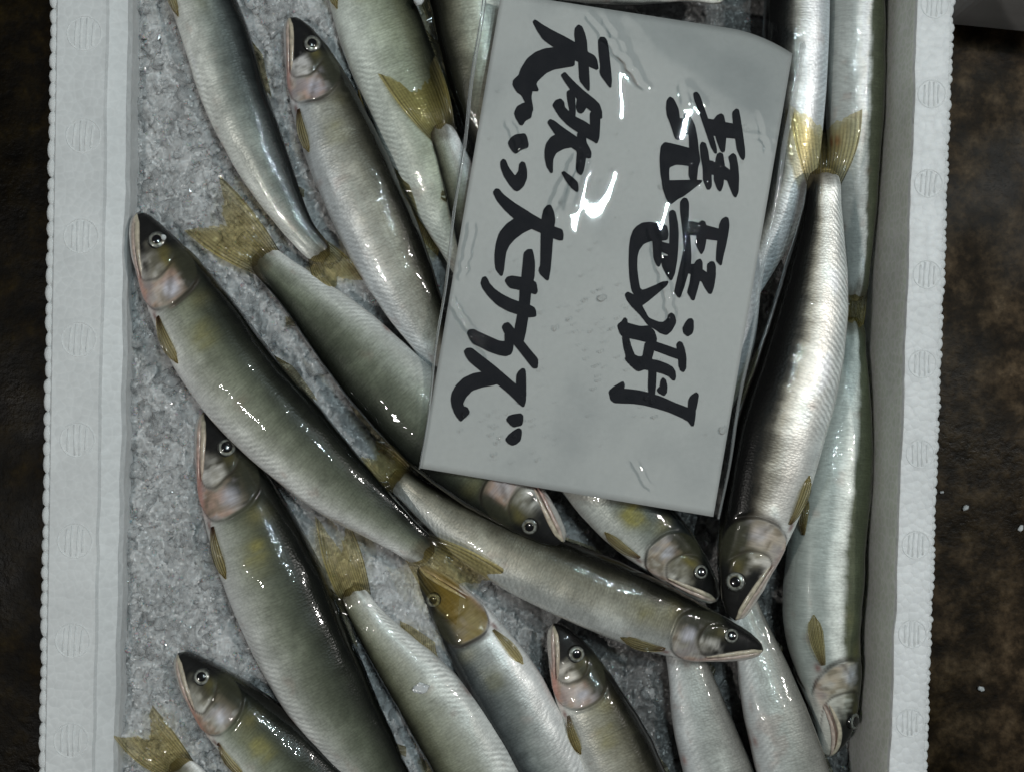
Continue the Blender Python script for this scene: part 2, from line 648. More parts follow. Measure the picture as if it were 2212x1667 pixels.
# end walls and base
for ya, yb in ((Y0 - 110, Y0), (Y1, Y1 + 110)):
    k0 = PX * (CAM_H - RIM_Z) / CAM_H
    ax, bx_ = (L_in((ya + yb) / 2) - 20 - 1106) * k0, (R_in((ya + yb) / 2) + 20 - 1106) * k0
    y_a, y_b = (833 - ya) * k0, (833 - yb) * k0
    bm = bmesh.new()
    bmesh.ops.create_cube(bm, size=1)
    for v in bm.verts:
        v.co = Vector(((ax + bx_) / 2 + v.co.x * (bx_ - ax), (y_a + y_b) / 2 + v.co.y * abs(y_a - y_b), (BZ + RIM_Z - 0.004) / 2 + v.co.z * (RIM_Z - 0.004 - BZ)))
    me = bpy.data.meshes.new("end_wall")
    bm.to_mesh(me)
    bm.free()
    rebase(obj("end_wall", me, M_FOAM, box))
bm = bmesh.new()
bmesh.ops.create_cube(bm, size=1)
for v in bm.verts:
    v.co = Vector((-0.008 + v.co.x * 0.335, -0.0 + v.co.y * 0.475, FLOOR_Z + 0.013 + v.co.z * 0.022))
me = bpy.data.meshes.new("base")
bm.to_mesh(me)
bm.free()
rebase(obj("base", me, M_FOAM, box))


def medallion(r, seed):
    """moulded ring with four upright bars, low relief"""
    rr = random.Random(seed)
    v, f = [], []

    def tube(path, rad, closed):
        n = len(path)
        base = len(v)
        for i, (x, y) in enumerate(path):
            if closed:
                a, b = path[i - 1], path[(i + 1) % n]
            else:
                a, b = path[max(0, i - 1)], path[min(n - 1, i + 1)]
            tx, ty = b[0] - a[0], b[1] - a[1]
            l = math.hypot(tx, ty)
            nx, ny = -ty / l, tx / l
            e = 1.0 if closed or 0 < i < n - 1 else 0.15
            for kx, kz in ((-1, -0.5), (-0.6, 0.6), (0.6, 0.6), (1, -0.5)):
                v.append((x + nx * kx * rad * e, y + ny * kx * rad * e, kz * rad * (1 if e == 1 else 0.2)))
        for i in range(n if closed else n - 1):
            j = (i + 1) % n
            for q in range(3):
                f.append((base + i * 4 + q, base + i * 4 + q + 1, base + j * 4 + q + 1, base + j * 4 + q))
    tube([(r * math.cos(2 * math.pi * i / 36), r * math.sin(2 * math.pi * i / 36)) for i in range(36)], 0.00028, True)
    for i, x in enumerate((-0.52, -0.18, 0.16, 0.50)):
        hh = math.sqrt(1 - x * x) * (0.82 if i in (0, 3) else 0.95)
        x += rr.uniform(-0.03, 0.03)
        lean = rr.uniform(-0.02, 0.05)
        tube([(r * (x + lean * t), r * hh * t * rr.uniform(0.96, 1.02)) for t in (-1, -0.93, 0, 0.93, 1)], 0.00046, False)
    return mesh_np("medallion", np.array(v), f, smooth=True)


md_l = [medallion(36 * PX, i) for i in range(3)]
md_r = [medallion(29 * PX, 10 + i) for i in range(3)]
for lst, meds in (([(182, 72), (180, 293), (175, 510), (170, 733), (167, 949), (161.5, 1167), (156.5, 1382), (153, 1598)], md_l),
                  ([(2020, 9), (2013, 203), (2006, 396), (2003, 593), (1993, 786), (1988, 979), (1979, 1176), (1971, 1368), (1966, 1560)], md_r)):
    for i, (px, py) in enumerate(lst):
        o = obj("moulded_medallion", meds[i % 3], M_FOAMB, box)
        o.location = Vector(W(px, py, RIM_Z + 0.00005)) - box_loc
        o.rotation_euler.z = math.radians(random.uniform(-4, 4))


def bead_mesh(seed):
    bm = bmesh.new()
    bmesh.ops.create_icosphere(bm, subdivisions=2, radius=1.0)
    r_ = random.Random(seed)
    for v in bm.verts:
        v.co *= 1 + r_.uniform(-0.05, 0.05)
    for f in bm.faces:
        f.smooth = True
    me = bpy.data.meshes.new("bead")
    bm.to_mesh(me)
    bm.free()
    return me


beads = [bead_mesh(i) for i in range(4)]
y = -40.0
i = 0
while y < 1710:
    step = random.uniform(27, 39)
    o = obj("bead", beads[i % 4], M_FOAMB, box)
    o.location = Vector(W(L_out(y) + 2.6 + random.uniform(-1.2, 1.2), y, RIM_Z - 0.0024)) - box_loc
    o.scale = (random.uniform(0.0017, 0.0021), step * PX * 0.60, 0.0022)
    y += step
    i += 1
y = -40.0
while y < 1710:
    step = random.uniform(13, 24)
    o = obj("bead", beads[i % 4], M_FOAMB, box)
    o.location = Vector(W(R_out(y) - 7.2 + random.uniform(-1.2, 1.2), y, RIM_Z - 0.0016)) - box_loc
    o.scale = (random.uniform(0.0013, 0.0018), step * PX * 0.66, 0.0017)
    y += step
    i += 1

# neighbouring box at the top right, standing on the floor
nb = thing("grey_tub", "smooth grey tub corner on the floor beyond the foam box", "tub", W(2300, -120, FLOOR_Z))
zt = -0.035
p0, p1 = W(2042, 58, FLOOR_Z), W(2242, 78, FLOOR_Z)
d = (p1 - p0) / np.linalg.norm(p1 - p0)
nrm = np.array([-d[1], d[0], 0])
cs = [p0 - d * 0.004, p0 + d * 0.20, p0 + d * 0.20 + nrm * 0.16, p0 - d * 0.004 + nrm * 0.16]
vv = [np.array([c[0], c[1], FLOOR_Z]) for c in cs] + [np.array([c[0], c[1], zt]) for c in cs]
me = mesh_np("tub_body", np.array(vv) - np.array(nb.location), [(0, 3, 2, 1), (4, 5, 6, 7), (0, 1, 5, 4), (1, 2, 6, 5), (2, 3, 7, 6), (3, 0, 4, 7)], smooth=False)
kk = NT("grey_plastic")
tcn = kk.n('ShaderNodeTexCoord').outputs['Object']
kk.set(Base_Color=kk.ramp(kk.noise(tcn, 60.0, 4), [(0.3, (0.42, 0.415, 0.41)), (0.7, (0.52, 0.515, 0.51))]), Roughness=0.5)
o = obj("tub_body", me, kk.m, nb)
rounded(o, 0.006, 4)
rim = obj("tub_rim", mesh_np("tub_rim", np.array([np.array([c[0], c[1], z]) + off for z in (zt - 0.014, zt - 0.008) for c, off in
                                               zip(cs, (-nrm * 0.002 - d * 0.002, -nrm * 0.002 + d * 0.002, nrm * 0.002 + d * 0.002, nrm * 0.002 - d * 0.002))]) - np.array(nb.location),
                              [(0, 3, 2, 1), (4, 5, 6, 7), (0, 1, 5, 4), (1, 2, 6, 5), (2, 3, 7, 6), (3, 0, 4, 7)], smooth=False), kk.m, nb)
rounded(rim, 0.001, 2)

# ------------------------------------------------------------------ crushed ice


def ice_level(px):
    return np.interp(px, [250, 300, 700, 1000, 1400, 1700, 1950], [-0.0015, 0.0, 0.0, -0.006, -0.020, -0.030, -0.034])


def facets(x, y, cell, seed, tilt, off):
    r2 = np.random.default_rng(seed)
    jx, jy, ta, tb, oo = (r2.random((256, 256)) for _ in range(5))
    gx, gy = x / cell, y / cell
    ix, iy = np.floor(gx).astype(int), np.floor(gy).astype(int)
    best = np.full(x.shape, 9e9)
    hh = np.zeros(x.shape)
    for dx in (-1, 0, 1):
        for dy in (-1, 0, 1):
            cx, cy = (ix + dx) & 255, (iy + dy) & 255
            sx_, sy_ = ix + dx + jx[cx, cy], iy + dy + jy[cx, cy]
            ex, ey = gx - sx_, gy - sy_
            d2 = ex * ex + ey * ey
            h = (oo[cx, cy] - 0.5) * off + ((ta[cx, cy] - 0.5) * ex + (tb[cx, cy] - 0.5) * ey) * tilt * cell
            m = d2 < best
            best = np.where(m, d2, best)
            hh = np.where(m, h, hh)
    return hh


nx_, ny_ = 520, 560
gx = np.linspace(225, 1985, nx_)
gy = np.linspace(Y0 + 5, Y1 - 5, ny_)
GX, GY = np.meshgrid(gx, gy, indexing='ij')
X, Yw = (GX - 1106) * PX, (833 - GY) * PX
Z = ice_level(GX + 30 * fbm(GY / 160.0, GX / 300.0, 5))
Z = Z + 0.0012 + 0.0060 * fbm(X / 0.032, Yw / 0.032, 2, 2) + 0.0040 * np.abs(fbm(X / 0.014, Yw / 0.014, 12, 2)) - 0.0012 + facets(X + 1, Yw + 1, 0.0060, 3, 0.8, 0.0012) + facets(X + 1, Yw + 1, 0.0027, 4, 1.0, 0.0009) + 0.0007 * fbm(X / 0.0035, Yw / 0.0035, 8, 2)
Z[GX < 300] -= 0.0
V = WA(GX, GY, Z).reshape(-1, 3)
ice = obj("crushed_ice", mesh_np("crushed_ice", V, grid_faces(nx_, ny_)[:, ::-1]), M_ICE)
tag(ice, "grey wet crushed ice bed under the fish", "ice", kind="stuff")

# clear rounded lumps and splinters of half melted ice lying on the bed (part of the same uncountable mass)
def ico_arrays(sub):
    b_ = bmesh.new()
    bmesh.ops.create_icosphere(b_, subdivisions=sub, radius=1.0)
    r = np.array([v.co[:] for v in b_.verts]), np.array([[v.index for v in f.verts] for f in b_.faces])
    b_.free()
    return r


def scatter(name, count, rmin, rmax, sub, rough_, sink, flat, mat, smooth, label):
    iv, itri = ico_arrays(sub)
    cv, cf = [], []
    Vg = V.reshape(nx_, ny_, 3)
    for q in range(count):
        px = rng.uniform(272, 640) if q % 3 else rng.uniform(285, 1900)
        py = rng.uniform(-60, 1720)
        ixx = int(np.clip((px - 225) / 1760 * (nx_ - 1), 0, nx_ - 1))
        iyy = int(np.clip((py - Y0 - 5) / (Y1 - Y0 - 10) * (ny_ - 1), 0, ny_ - 1))
        r_ = rmin + (rmax - rmin) * rng.random() ** 2
        ph = rng.uniform(0, 50, 3)
        wob = vnoise(iv[:, 0] * 1.6 + ph[0], iv[:, 1] * 1.6 + ph[1] + iv[:, 2] * 1.3) + .5 * vnoise(iv[:, 0] * 3.7 + ph[1], iv[:, 2] * 3.7 + ph[2] + iv[:, 1])
        sh = iv * (1 + rough_ * wob[:, None]) * r_ * np.array([rng.uniform(.7, 1.4), rng.uniform(.7, 1.4), flat])
        an = rng.uniform(0, 6.28)
        ca, sa = math.cos(an), math.sin(an)
        sh = np.stack([sh[:, 0] * ca - sh[:, 1] * sa, sh[:, 0] * sa + sh[:, 1] * ca, sh[:, 2]], -1)
        cf.append(itri + q * len(iv))
        cv.append(sh + Vg[ixx, iyy] + np.array([0, 0, r_ * sink]))
    o = obj(name, mesh_np(name, np.concatenate(cv), np.concatenate(cf), smooth=smooth), mat)
    tag(o, label, "ice", kind="stuff")


scatter("clear_ice_lumps", 2200, 0.0008, 0.0034, 2, 1.7, -0.12, 0.42, M_LUMP, True, "clear half melted lumps of ice lying on the ice bed")
scatter("loose_ice_chips", 1500, 0.0004, 0.0012, 1, 1.2, 0.2, 0.9, M_CHIP, False, "fine loose chips of crushed ice on the ice bed")

# ------------------------------------------------------------------ fish
PU = np.array([0, .008, .02, .04, .07, .10, .15, .20, .25, .32, .40, .50, .60, .70, .78, .86, .92, .965, .985, 1.0])
PD = np.array([.03, .17, .26, .37, .48, .57, .69, .79, .87, .95, 1.0, .99, .94, .84, .72, .55, .43, .385, .33, .14])   # dorsal half height
PV = np.array([.03, .18, .27, .37, .49, .59, .73, .83, .90, .97, 1.0, 1.0, .95, .84, .70, .53, .42, .385, .33, .14])   # ventral half height
WU = np.array([0, .05, .12, .22, .4, .6, .75, .88, .96, 1.0])
WR = np.array([.85, .72, .66, .66, .64, .62, .58, .50, .36, .10])

STYLES = {
    'olive': dict(v=[0, .19, .29, .38, .46, .54, .62, .71, .82, 1.0],
                  c=[(.004, .005, .004), (.006, .007, .006), (.020, .023, .017), (.048, .055, .039), (.094, .106, .076), (.18, .197, .152), (.345, .364, .315), (.54, .556, .522), (.66, .675, .66), (.70, .71, .705)],
                  metal=.0, silver=.12, rough=.46),
    'silver': dict(v=[0, .30, .38, .43, .48, .55, .66, .80, 1.0],
                   c=[(.003, .003, .003), (.003, .003, .003), (.006, .006, .005), (.045, .040, .032), (.25, .23, .195), (.62, .60, .57), (.72, .73, .72), (.62, .67, .68), (.64, .68, .69)],
                   metal=.2, silver=.50, rough=.42),
    'steel': dict(v=[0, .18, .27, .35, .43, .54, .66, .80, 1.0],
                  c=[(.004, .004, .004), (.006, .006, .005), (.020, .020, .014), (.085, .082, .060), (.22, .215, .170), (.40, .40, .345), (.52, .545, .525), (.60, .63, .625), (.66, .68, .67)],
                  metal=.05, silver=.42, rough=.42),
    'blue': dict(v=[0, .20, .30, .40, .50, .60, .70, .82, 1.0],
                 c=[(.004, .005, .005), (.008, .010, .011), (.035, .042, .044), (.10, .118, .118), (.20, .225, .215), (.42, .445, .43), (.62, .645, .635), (.70, .725, .72), (.72, .74, .735)],
                 metal=.0, silver=.25, rough=.38),
    'pale': dict(v=[0, .15, .24, .34, .44, .54, .64, .76, 1.0],
                 c=[(.005, .006, .005), (.010, .011, .009), (.035, .037, .025), (.12, .126, .085), (.235, .25, .19), (.39, .41, .355), (.55, .575, .545), (.65, .675, .66), (.69, .71, .70)],
                 metal=.0, silver=.15, rough=.42),
    'grey': dict(v=[0, .10, .22, .34, .46, .58, .70, .82, 1.0],
                 c=[(.03, .03, .027), (.06, .06, .055), (.13, .13, .115), (.22, .222, .20), (.29, .30, .27), (.38, .40, .365), (.44, .47, .445), (.52, .55, .535), (.58, .61, .60)],
                 metal=.0, silver=.2, rough=.42),
    'belly': dict(v=[0, .15, .30, .45, .545, .57, .60, .66, .70, .80, 1.0],
                  c=[(.010, .011, .008), (.028, .031, .019), (.055, .061, .037), (.085, .094, .060), (.12, .13, .092), (.55, .56, .545), (.84, .85, .845), (.76, .78, .78), (.40, .43, .43), (.38, .41, .41), (.34, .365, .36)],
                  metal=.0, silver=.08, rough=.36),
}


def catmull(pts, n=400):
    P = np.array(pts, float)
    P = np.vstack([2 * P[0] - P[1], P, 2 * P[-1] - P[-2]])
    out = []
    m = len(P) - 3
    for i in range(m):
        t = np.linspace(0, 1, n // m, endpoint=(i == m - 1))[:, None]
        p0, p1, p2, p3 = P[i], P[i + 1], P[i + 2], P[i + 3]
        out.append(0.5 * ((2 * p1) + (-p0 + p2) * t + (2 * p0 - 5 * p1 + 4 * p2 - p3) * t ** 2 + (-p0 + 3 * p1 - 3 * p2 + p3) * t ** 3))
    return np.vstack(out)


def nrmz(a):
    return a / np.maximum(np.linalg.norm(a, axis=-1, keepdims=True), 1e-12)


class Fish:
    def __init__(self, idx, label, spine, H, back, style='olive', roll=0.0, tail=None, pink=.5, spot=1.0, fat=1.0,
                 fins=('pec', 'dor', 'adi'), tailz=None, eye=True, head=True, dor_raise=.5, chev=1.0, amber=1.0, lobes=(1, 1), gold=0):
        self.idx, self.H = idx, H * PX
        self.roll = math.radians(roll)
        pts = catmull(spine)
        w3 = WA(pts[:, 0], pts[:, 1], pts[:, 2] * 0.001)
        seg = np.linalg.norm(np.diff(w3, axis=0), axis=1)
        s = np.concatenate([[0], np.cumsum(seg)])
        self.L = s[-1]
        uu = np.linspace(0, 1, 500)
        self.uu = uu
        C = np.stack([np.interp(uu, s / s[-1], w3[:, k]) for k in range(3)], -1)
        for _ in range(6):
            C[1:-1] = (C[:-2] + 2 * C[1:-1] + C[2:]) / 4
        T = nrmz(np.gradient(C, axis=0))
        B = np.cross(T, [0, 0, 1.0])
        B[:, 2] = 0
        B = nrmz(B)
        hint = np.array([back[0], -back[1], 0.0])
        sg = np.sign((B[250] * hint).sum())
        B = B * sg
        N = nrmz(np.cross(B, T))
        N = N * np.sign(N[250, 2])
        self.C, self.T, self.B, self.N = C, T, B, N
        self.fat = fat
        rs = random.Random(idx * 5 + 2)
        self.sag, self.sagu = rs.uniform(-.09, .07), rs.uniform(.35, .6)
        self.st = STYLES[style]
        self.style = style
        self.pink, self.spot, self.chev, self.amber = pink, spot, chev, amber
        self.lobes, self.gold = lobes, gold
        self.root = thing("sweetfish", label, "fish", C[250] - np.array([0, 0, self.H * 0.3]), "sweetfish on the ice")
        self.rl = np.array(self.root.location)
        self.seed = idx * 3 + 1
        self.body()
        if head:
            if eye:
                self.make_eye()
            self.lips()
        if 'pec' in fins:
            self.leaf_fin("pectoral_fin", .230, .745, .108, .060, .035, (.46, .385, .17), True)
        if 'pel' in fins:
            self.leaf_fin("pelvic_fin", .50, .93, .085, .05, .03, (.40, .30, .08), False)
        if 'dor' in fins:
            self.edge_fin("dorsal_fin", .40, .55, 0.0, .17 * dor_raise + .03, .05, (.045, .045, .030), .9, 9)
        if 'adi' in fins:
            self.edge_fin("adipose_fin", .80, .83, 0.0, .055, .020, (.03, .03, .02), 1.3, 0)
        if 'ana' in fins:
            self.edge_fin("anal_fin", .735, .85, math.pi, .11, .03, (.32, .24, .08), .6, 9)
        if tail:
            self.tail(tail, tailz)

    def frame(self, u):
        f = lambda A: np.stack([np.interp(u, self.uu, A[:, k]) for k in range(3)], -1)
        return f(self.C), nrmz(f(self.T)), nrmz(f(self.B)), nrmz(f(self.N))

    def surf(self, u, phi):
        """point and normal of the skin at station u, fish angle phi (0 back, pi belly, 0..pi = upper side)"""
        u = np.asarray(u, float)
        phi = np.asarray(phi, float)
        u, phi = np.broadcast_arrays(u, phi)
        C, T, B, N = self.frame(u)
        th = phi - self.roll
        c, s = np.cos(th), np.sin(th)
        hd = np.interp(u, PU, PD) * self.H / 2
        hv = np.interp(u, PU, PV) * self.H / 2 * (1 + self.sag * np.exp(-((u - self.sagu) / .13) ** 2))
        # rolling swaps which profile shows: blend by fish angle
        k = 0.5 + 0.5 * np.cos(phi)
        h = np.sqrt(np.maximum((hd * hd) * k + (hv * hv) * (1 - k), 1e-12))
        w = np.interp(u, WU, WR) * (hd + hv) / 2 * self.fat
        pc = np.sign(c) * np.abs(c) ** 0.88
        ps = np.sign(s) * np.abs(s) ** 0.80
        p = C + B * (h * pc)[..., None] + N * (w * ps)[..., None]
        n = nrmz(B * (c / np.maximum(h, 1e-6))[..., None] + N * (s / np.maximum(w, 1e-6))[..., None])
        return p, n

    @staticmethod
    def gill(v):
        return .226 - .42 * (v - .54) ** 2

    def body(self):
        H, L = self.H, self.L
        u = np.concatenate([np.linspace(0, 1, 26)[:-1] ** 1.8 * .05, np.linspace(.05, .26, 90)[:-1], np.linspace(.26, 1.0, 110)])
        nt = 84
        th = np.linspace(0, 2 * np.pi, nt, endpoint=False)
        U, TH = np.meshgrid(u, th, indexing='ij')
        PHI = TH + self.roll
        P, Nn = self.surf(U, PHI)
        ph = np.mod(PHI, 2 * np.pi)
        v = np.where(ph > np.pi, 2 * np.pi - ph, ph) / np.pi
        up = ph < np.pi
        # ---- relief
        ue = self.gill(v) + .010 * fbm(v * 5 + self.idx, v * 0 + self.idx * 1.7, self.seed + 9, 2)
        vm = sstep(.22, .34, v) * (1 - sstep(.88, .97, v))
        disp = .016 * sstep(ue - .075, ue - .012, U) * (1 - sstep(ue, ue + .006, U)) * vm
        disp -= .014 * np.exp(-((U - ue - .008) / .005) ** 2) * vm
        upo = ue - .066 - .02 * (v - .6) ** 2 * 4 + .010 * fbm(v * 6 + self.idx * 2, v * 0 + 3.3, self.seed + 11, 2)
        disp -= .011 * np.exp(-((U - upo) / .0045) ** 2) * vm
        disp += .006 * np.exp(-((U - upo + .018) / .012) ** 2) * vm
        # split between opercle and subopercle
        vs_ = .50 + (U - .18) * 2.2
        disp -= .007 * np.exp(-((v - vs_) / .022) ** 2) * sstep(upo, upo + .01, U) * (1 - sstep(ue - .004, ue, U))
        # eye socket and mouth groove
        vmth = .52 + .28 * np.clip(U / .135, 0, 1) ** .8
        disp -= .016 * np.exp(-((v - vmth) / .035) ** 2) * sstep(0, .01, U) * (1 - sstep(.12, .145, U))
        # soft flesh unevenness
        disp += (.012 if self.style == 'silver' else .030) * fbm(U * 6 + self.idx * 3.1, v * 2.6 + self.idx, self.seed, 3) * sstep(.2, .35, U)
        disp += .006 * fbm(U * 40 + self.idx, v * 6, self.seed + 5, 2) * (1 - sstep(.22, .28, U))
        # flank crease / lateral line
        disp -= .004 * np.exp(-((v - .50 - .015 * np.sin(U * 9 + self.idx)) / .012) ** 2) * sstep(.26, .34, U)
        P = P + Nn * (disp * H)[..., None]
        verts = P.reshape(-1, 3) - self.rl
        nr = len(u)
        faces = grid_faces(nr, nt, True)
        tip = len(verts)
        verts = np.vstack([verts, [P[-1].mean(0) - self.rl]])
        me = bpy.data.meshes.new("body")
        quads = faces
        end = np.array([[(nr - 1) * nt + j, (nr - 1) * nt + (j + 1) % nt, tip] for j in range(nt)])
        # cap as degenerate-free quads: split fan into triangles via separate call
        allf = [tuple(f) for f in quads.tolist()] + [tuple(f) for f in end.tolist()]
        me.from_pydata(verts.tolist(), [], allf)
        me.polygons.foreach_set("use_smooth", np.ones(len(me.polygons), bool))
        # ---- pigment
        st = self.st
        nz = fbm(U * 9 + self.idx * 2.3, v * 5, self.seed + 1, 4)
        nf = fbm(U * 60 + self.idx, v * 7, self.seed + 2, 3)
        vq = np.clip(v + .035 * nz + .05 * nf * .6, 0, 1)
        vq = vq + .04 * sstep(.6, 1.0, U) * np.sin(v * np.pi)
        col = np.stack([np.interp(vq, st['v'], [c[k] for c in st['c']]) for k in range(3)], -1)
        silver = np.interp(vq, [0, .33, .48, .62, .78, .9, 1], [0, 0, .7, 1, .8, .35, .2]) * st['silver']
        bodym = sstep(.21, .24, U)

        def blend(mask, c):
            nonlocal col
            col = col * (1 - mask[..., None]) + np.array(c) * mask[..., None]
        # yellow thoracic spot
        if self.spot:
            dsp = ((U - .315) / .034) ** 2 + ((v - .50) / .075) ** 2 + 2.2 * nz
            blend(np.clip(np.exp(-dsp - 1.2 * nf) * (.12 + .34 * ((self.idx * 7) % 5) / 4) * self.spot, 0, .8), (.32, .285, .07))
            dsp = ((U - .245) / .02) ** 2 + ((v - .40) / .10) ** 2 + .8 * nz
            blend(np.clip(np.exp(-dsp) * .30 * self.spot, 0, 1), (.22, .19, .06))
        # head
        hm = 1 - sstep(-.006, .004, U - ue)
        hm = np.where((v > .96) | (v < .12), 1 - sstep(.15, .2, U), hm)
        hv_ = np.clip(v + .03 * nz + .02 * nf, 0, 1)
        hc = np.stack([np.interp(hv_, [0, .38, .46, .56, .66, .85, 1], [.009, .013, .06, .28, .37, .50, .55]),
                       np.interp(hv_, [0, .38, .46, .56, .66, .85, 1], [.010, .014, .057, .265, .355, .49, .55]),
                       np.interp(hv_, [0, .38, .46, .56, .66, .85, 1], [.010, .013, .042, .215, .325, .475, .54])], -1)
        if self.style == 'pale':
            hc = hc * .6 + np.array([.12, .115, .075]) * .4
        col = col * (1 - hm[..., None]) + hc * hm[..., None]
        # dark snout and brow above the mouth
        brow = (1 - sstep(.075, .15, U + .06 * nz + .03 * nf)) * (1 - sstep(vmth - .10, vmth - .03, v))
        blend(brow, (.010, .010, .010))
        # olive-gold smear behind the eye
        sm = np.exp(-(((U - .135) / .03) ** 2 + ((v - .40) / .07) ** 2) + nz)
        blend(np.clip(sm * .7, 0, .8), (.20, .17, .05))
        # opercle: flushed skin with silvery patch
        opm = sstep(upo, upo + .012, U) * (1 - sstep(ue - .004, ue + .002, U)) * sstep(.36, .48, v) * (1 - sstep(.82, .93, v))
        blend(np.clip(opm * (.35 + .9 * nf + .5 * nz), 0, .8), (.47, .44, .37))
        blend(np.clip(opm * self.pink * (.70 + 1.6 * nz + 1.0 * nf), 0, .75), (.40, .25, .19))
        blend(np.clip(hm * sstep(.10, .14, U) * (1 - sstep(.40, .52, v + .10 * nz)), 0, .9), (.035, .036, .024))
        pa = fbm(U * 38 + self.idx * 1.3, v * 8 + self.idx, self.seed + 20, 3)
        pb = fbm(U * 55 + self.idx * 2.9, v * 12, self.seed + 23, 2)
        blend(np.clip(opm * sstep(.02, .30, pa) * .5, 0, 1), (.38, .36, .39))
        blend(np.clip(opm * sstep(.05, .35, -pa) * .70, 0, 1), (.17, .145, .105))
        blend(np.clip(opm * sstep(.15, .40, pb) * .4, 0, 1), (.55, .54, .52))
        chk = sstep(.09, .12, U) * (1 - sstep(upo - .006, upo, U)) * sstep(.46, .55, v) * (1 - sstep(.78, .86, v))
        blend(np.clip(chk * (.35 + 1.6 * nf), 0, .8), (.62, .61, .58))
        blend(np.clip(chk * (.05 + 1.8 * nz), 0, .6), (.10, .095, .07))
        blend(np.clip(opm * np.exp(-(((U - .192) / .018) ** 2 + ((v - .53) / .06) ** 2) - 1.5 * nf) * .9, 0, 1), (.50, .50, .56))
        blend(np.clip(opm * np.exp(-((v - vs_) / .02) ** 2) * (.25 + nz), 0, .5), (.10, .08, .06))
        dark = np.exp(-((U - ue - .005) / .006) ** 2) * vm * (.65 + nz) + .7 * np.exp(-((U - upo) / .0035) ** 2) * vm * sstep(.3, .4, v)
        blend(np.clip(dark, 0, .85), (.035, .028, .022))
        if self.gold:
            blend(np.clip(hm * sstep(.36, .5, v) * (1 - sstep(.80, .92, v)) * (self.gold + nz), 0, .9), (.17, .13, .035))
        # throat flush
        thr = np.exp(-(((U - .15) / .05) ** 2 + ((v - .84) / .06) ** 2))
        blend(np.clip(thr * (self.pink * 1.1 + .3 * nz), 0, .8), (.52, .26, .22))
        # blood at pectoral root
        br = np.exp(-(((U - .225) / .012) ** 2 + ((v - .80) / .035) ** 2))
        blend(np.clip(br * .8, 0, .9), (.16, .045, .035))
        vt = np.exp(-(((U - .655) / .012) ** 2 + ((v - .93) / .05) ** 2) - nz)
        blend(np.clip(vt * (.3 + .6 * self.pink), 0, .8), (.26, .10, .075))
        bl = sstep(.34, .55, fbm(U * 26 + self.idx * 5.7, v * 6 + self.idx, self.seed + 31, 3)) * sstep(.45, .6, v) * bodym
        blend(np.clip(bl * .25, 0, .3), (.30, .18, .14))
        # mouth line
        ml = np.exp(-((v - vmth) / .022) ** 2) * sstep(0, .006, U) * (1 - sstep(.125, .14, U))
        blend(np.clip(ml, 0, 1), (.14, .07, .055))
        # peduncle end darkens into the tail
        tl = sstep(.945, .99, U + .04 * nz + .02 * nf)
        blend(tl * .75, (.075, .062, .038))
        # mottled silver glitter patches
        gl = sstep(.15, .5, nz) * np.interp(v, [0, .3, .45, .7, 1], [0, 0, 1, .6, 0]) * bodym * .35
        col = col * (1 + gl[..., None])
        rt = np.random.default_rng(self.idx + 40)
        col = col * (rt.uniform(.88, 1.14) * np.array([rt.uniform(.99, 1.05), 1.0, rt.uniform(.93, 1.04)]))
        metal = np.clip(st['metal'] * .3 + silver * bodym + .30 * (opm + chk) * sstep(.0, .3, pa), 0, .9)
        rough = np.interp(v, [0, .25, .42], [.20, .22, st['rough']]) + .08 * nz + .06 * (1 - bodym)
        scal = bodym * np.interp(v, [0, .2, .6, .85, 1], [.6, 1, 1, .35, .1])
        chev = self.chev * sstep(.38, .50, U) * (1 - sstep(.93, .98, U)) * np.interp(v, [0, .55, .64, .74, .88, .95], [0, 0, .4, 1, .7, 0]) * np.clip(.9 + 1.8 * nz, .1, 1.4)
        rgba = np.concatenate([np.clip(col, .002, .9), np.ones(col.shape[:2] + (1,))], -1).reshape(-1, 4)
        rgba = np.vstack([rgba, rgba[-1:]])
        sf = np.stack([metal, np.clip(rough, .18, .6), scal, chev], -1).reshape(-1, 4)
        sf = np.vstack([sf, sf[-1:]])
        set_col(me, "pigment", rgba)
        set_col(me, "surf", sf)
        girth = v * np.pi * .42 * H
        uv = np.stack([U * L + self.idx * .31, np.where(up, girth, -girth) + self.idx * .17], -1).reshape(-1, 2)
        uv = np.vstack([uv, uv[-1:]])
        set_uv(me, uv)
        obj("body", me, M_FISH, self.root)

    def cap(self, name, u, v, r, hgt, rin, mat, parent, lift):
        p, n = self.surf(np.array([u]), np.array([v * np.pi]))
        p, n = p[0], n[0]
        n = nrmz(n)
        a = nrmz(np.cross(n, [0.3, 1, 0.1]))
        b = np.cross(n, a)
        nr, na = 9, 28
        vs_, uvs = [], []
        for i in range(nr):
            t = i / (nr - 1)
            rad = r * t
            z = hgt * math.sqrt(max(0, 1 - (t * .97) ** 2)) + lift
            for j in range(na):
                an = 2 * math.pi * j / na
                q = p + (a * math.cos(an) + b * math.sin(an)) * rad + n * z
                vs_.append(q)
                uvs.append((t, j / na))
        # skirt into the head
        for j in range(na):
            an = 2 * math.pi * j / na
            vs_.append(p + (a * math.cos(an) + b * math.sin(an)) * r * 1.03 - n * r * .35)
            uvs.append((1.0, j / na))
        me = mesh_np(name, np.array(vs_) - self.rl, grid_faces(nr + 1, na, True))
        set_uv(me, np.array(uvs))
        return obj(name, me, mat, parent)

    def make_eye(self):
        re_ = random.Random(self.idx)
        r = .106 * self.H * re_.uniform(.90, 1.08)
        u, v = .088 + re_.uniform(-.004, .005), .385 + re_.uniform(-.015, .015)
        e = self.cap("eye", u, v, r, r * .34, 0, M_IRIS, self.root, -.0001)
        # child of the eye: the pupil
        self.cap("pupil", u - .001, v, r * re_.uniform(.50, .60), r * .13, 0, M_PUPIL, e, r * .275)

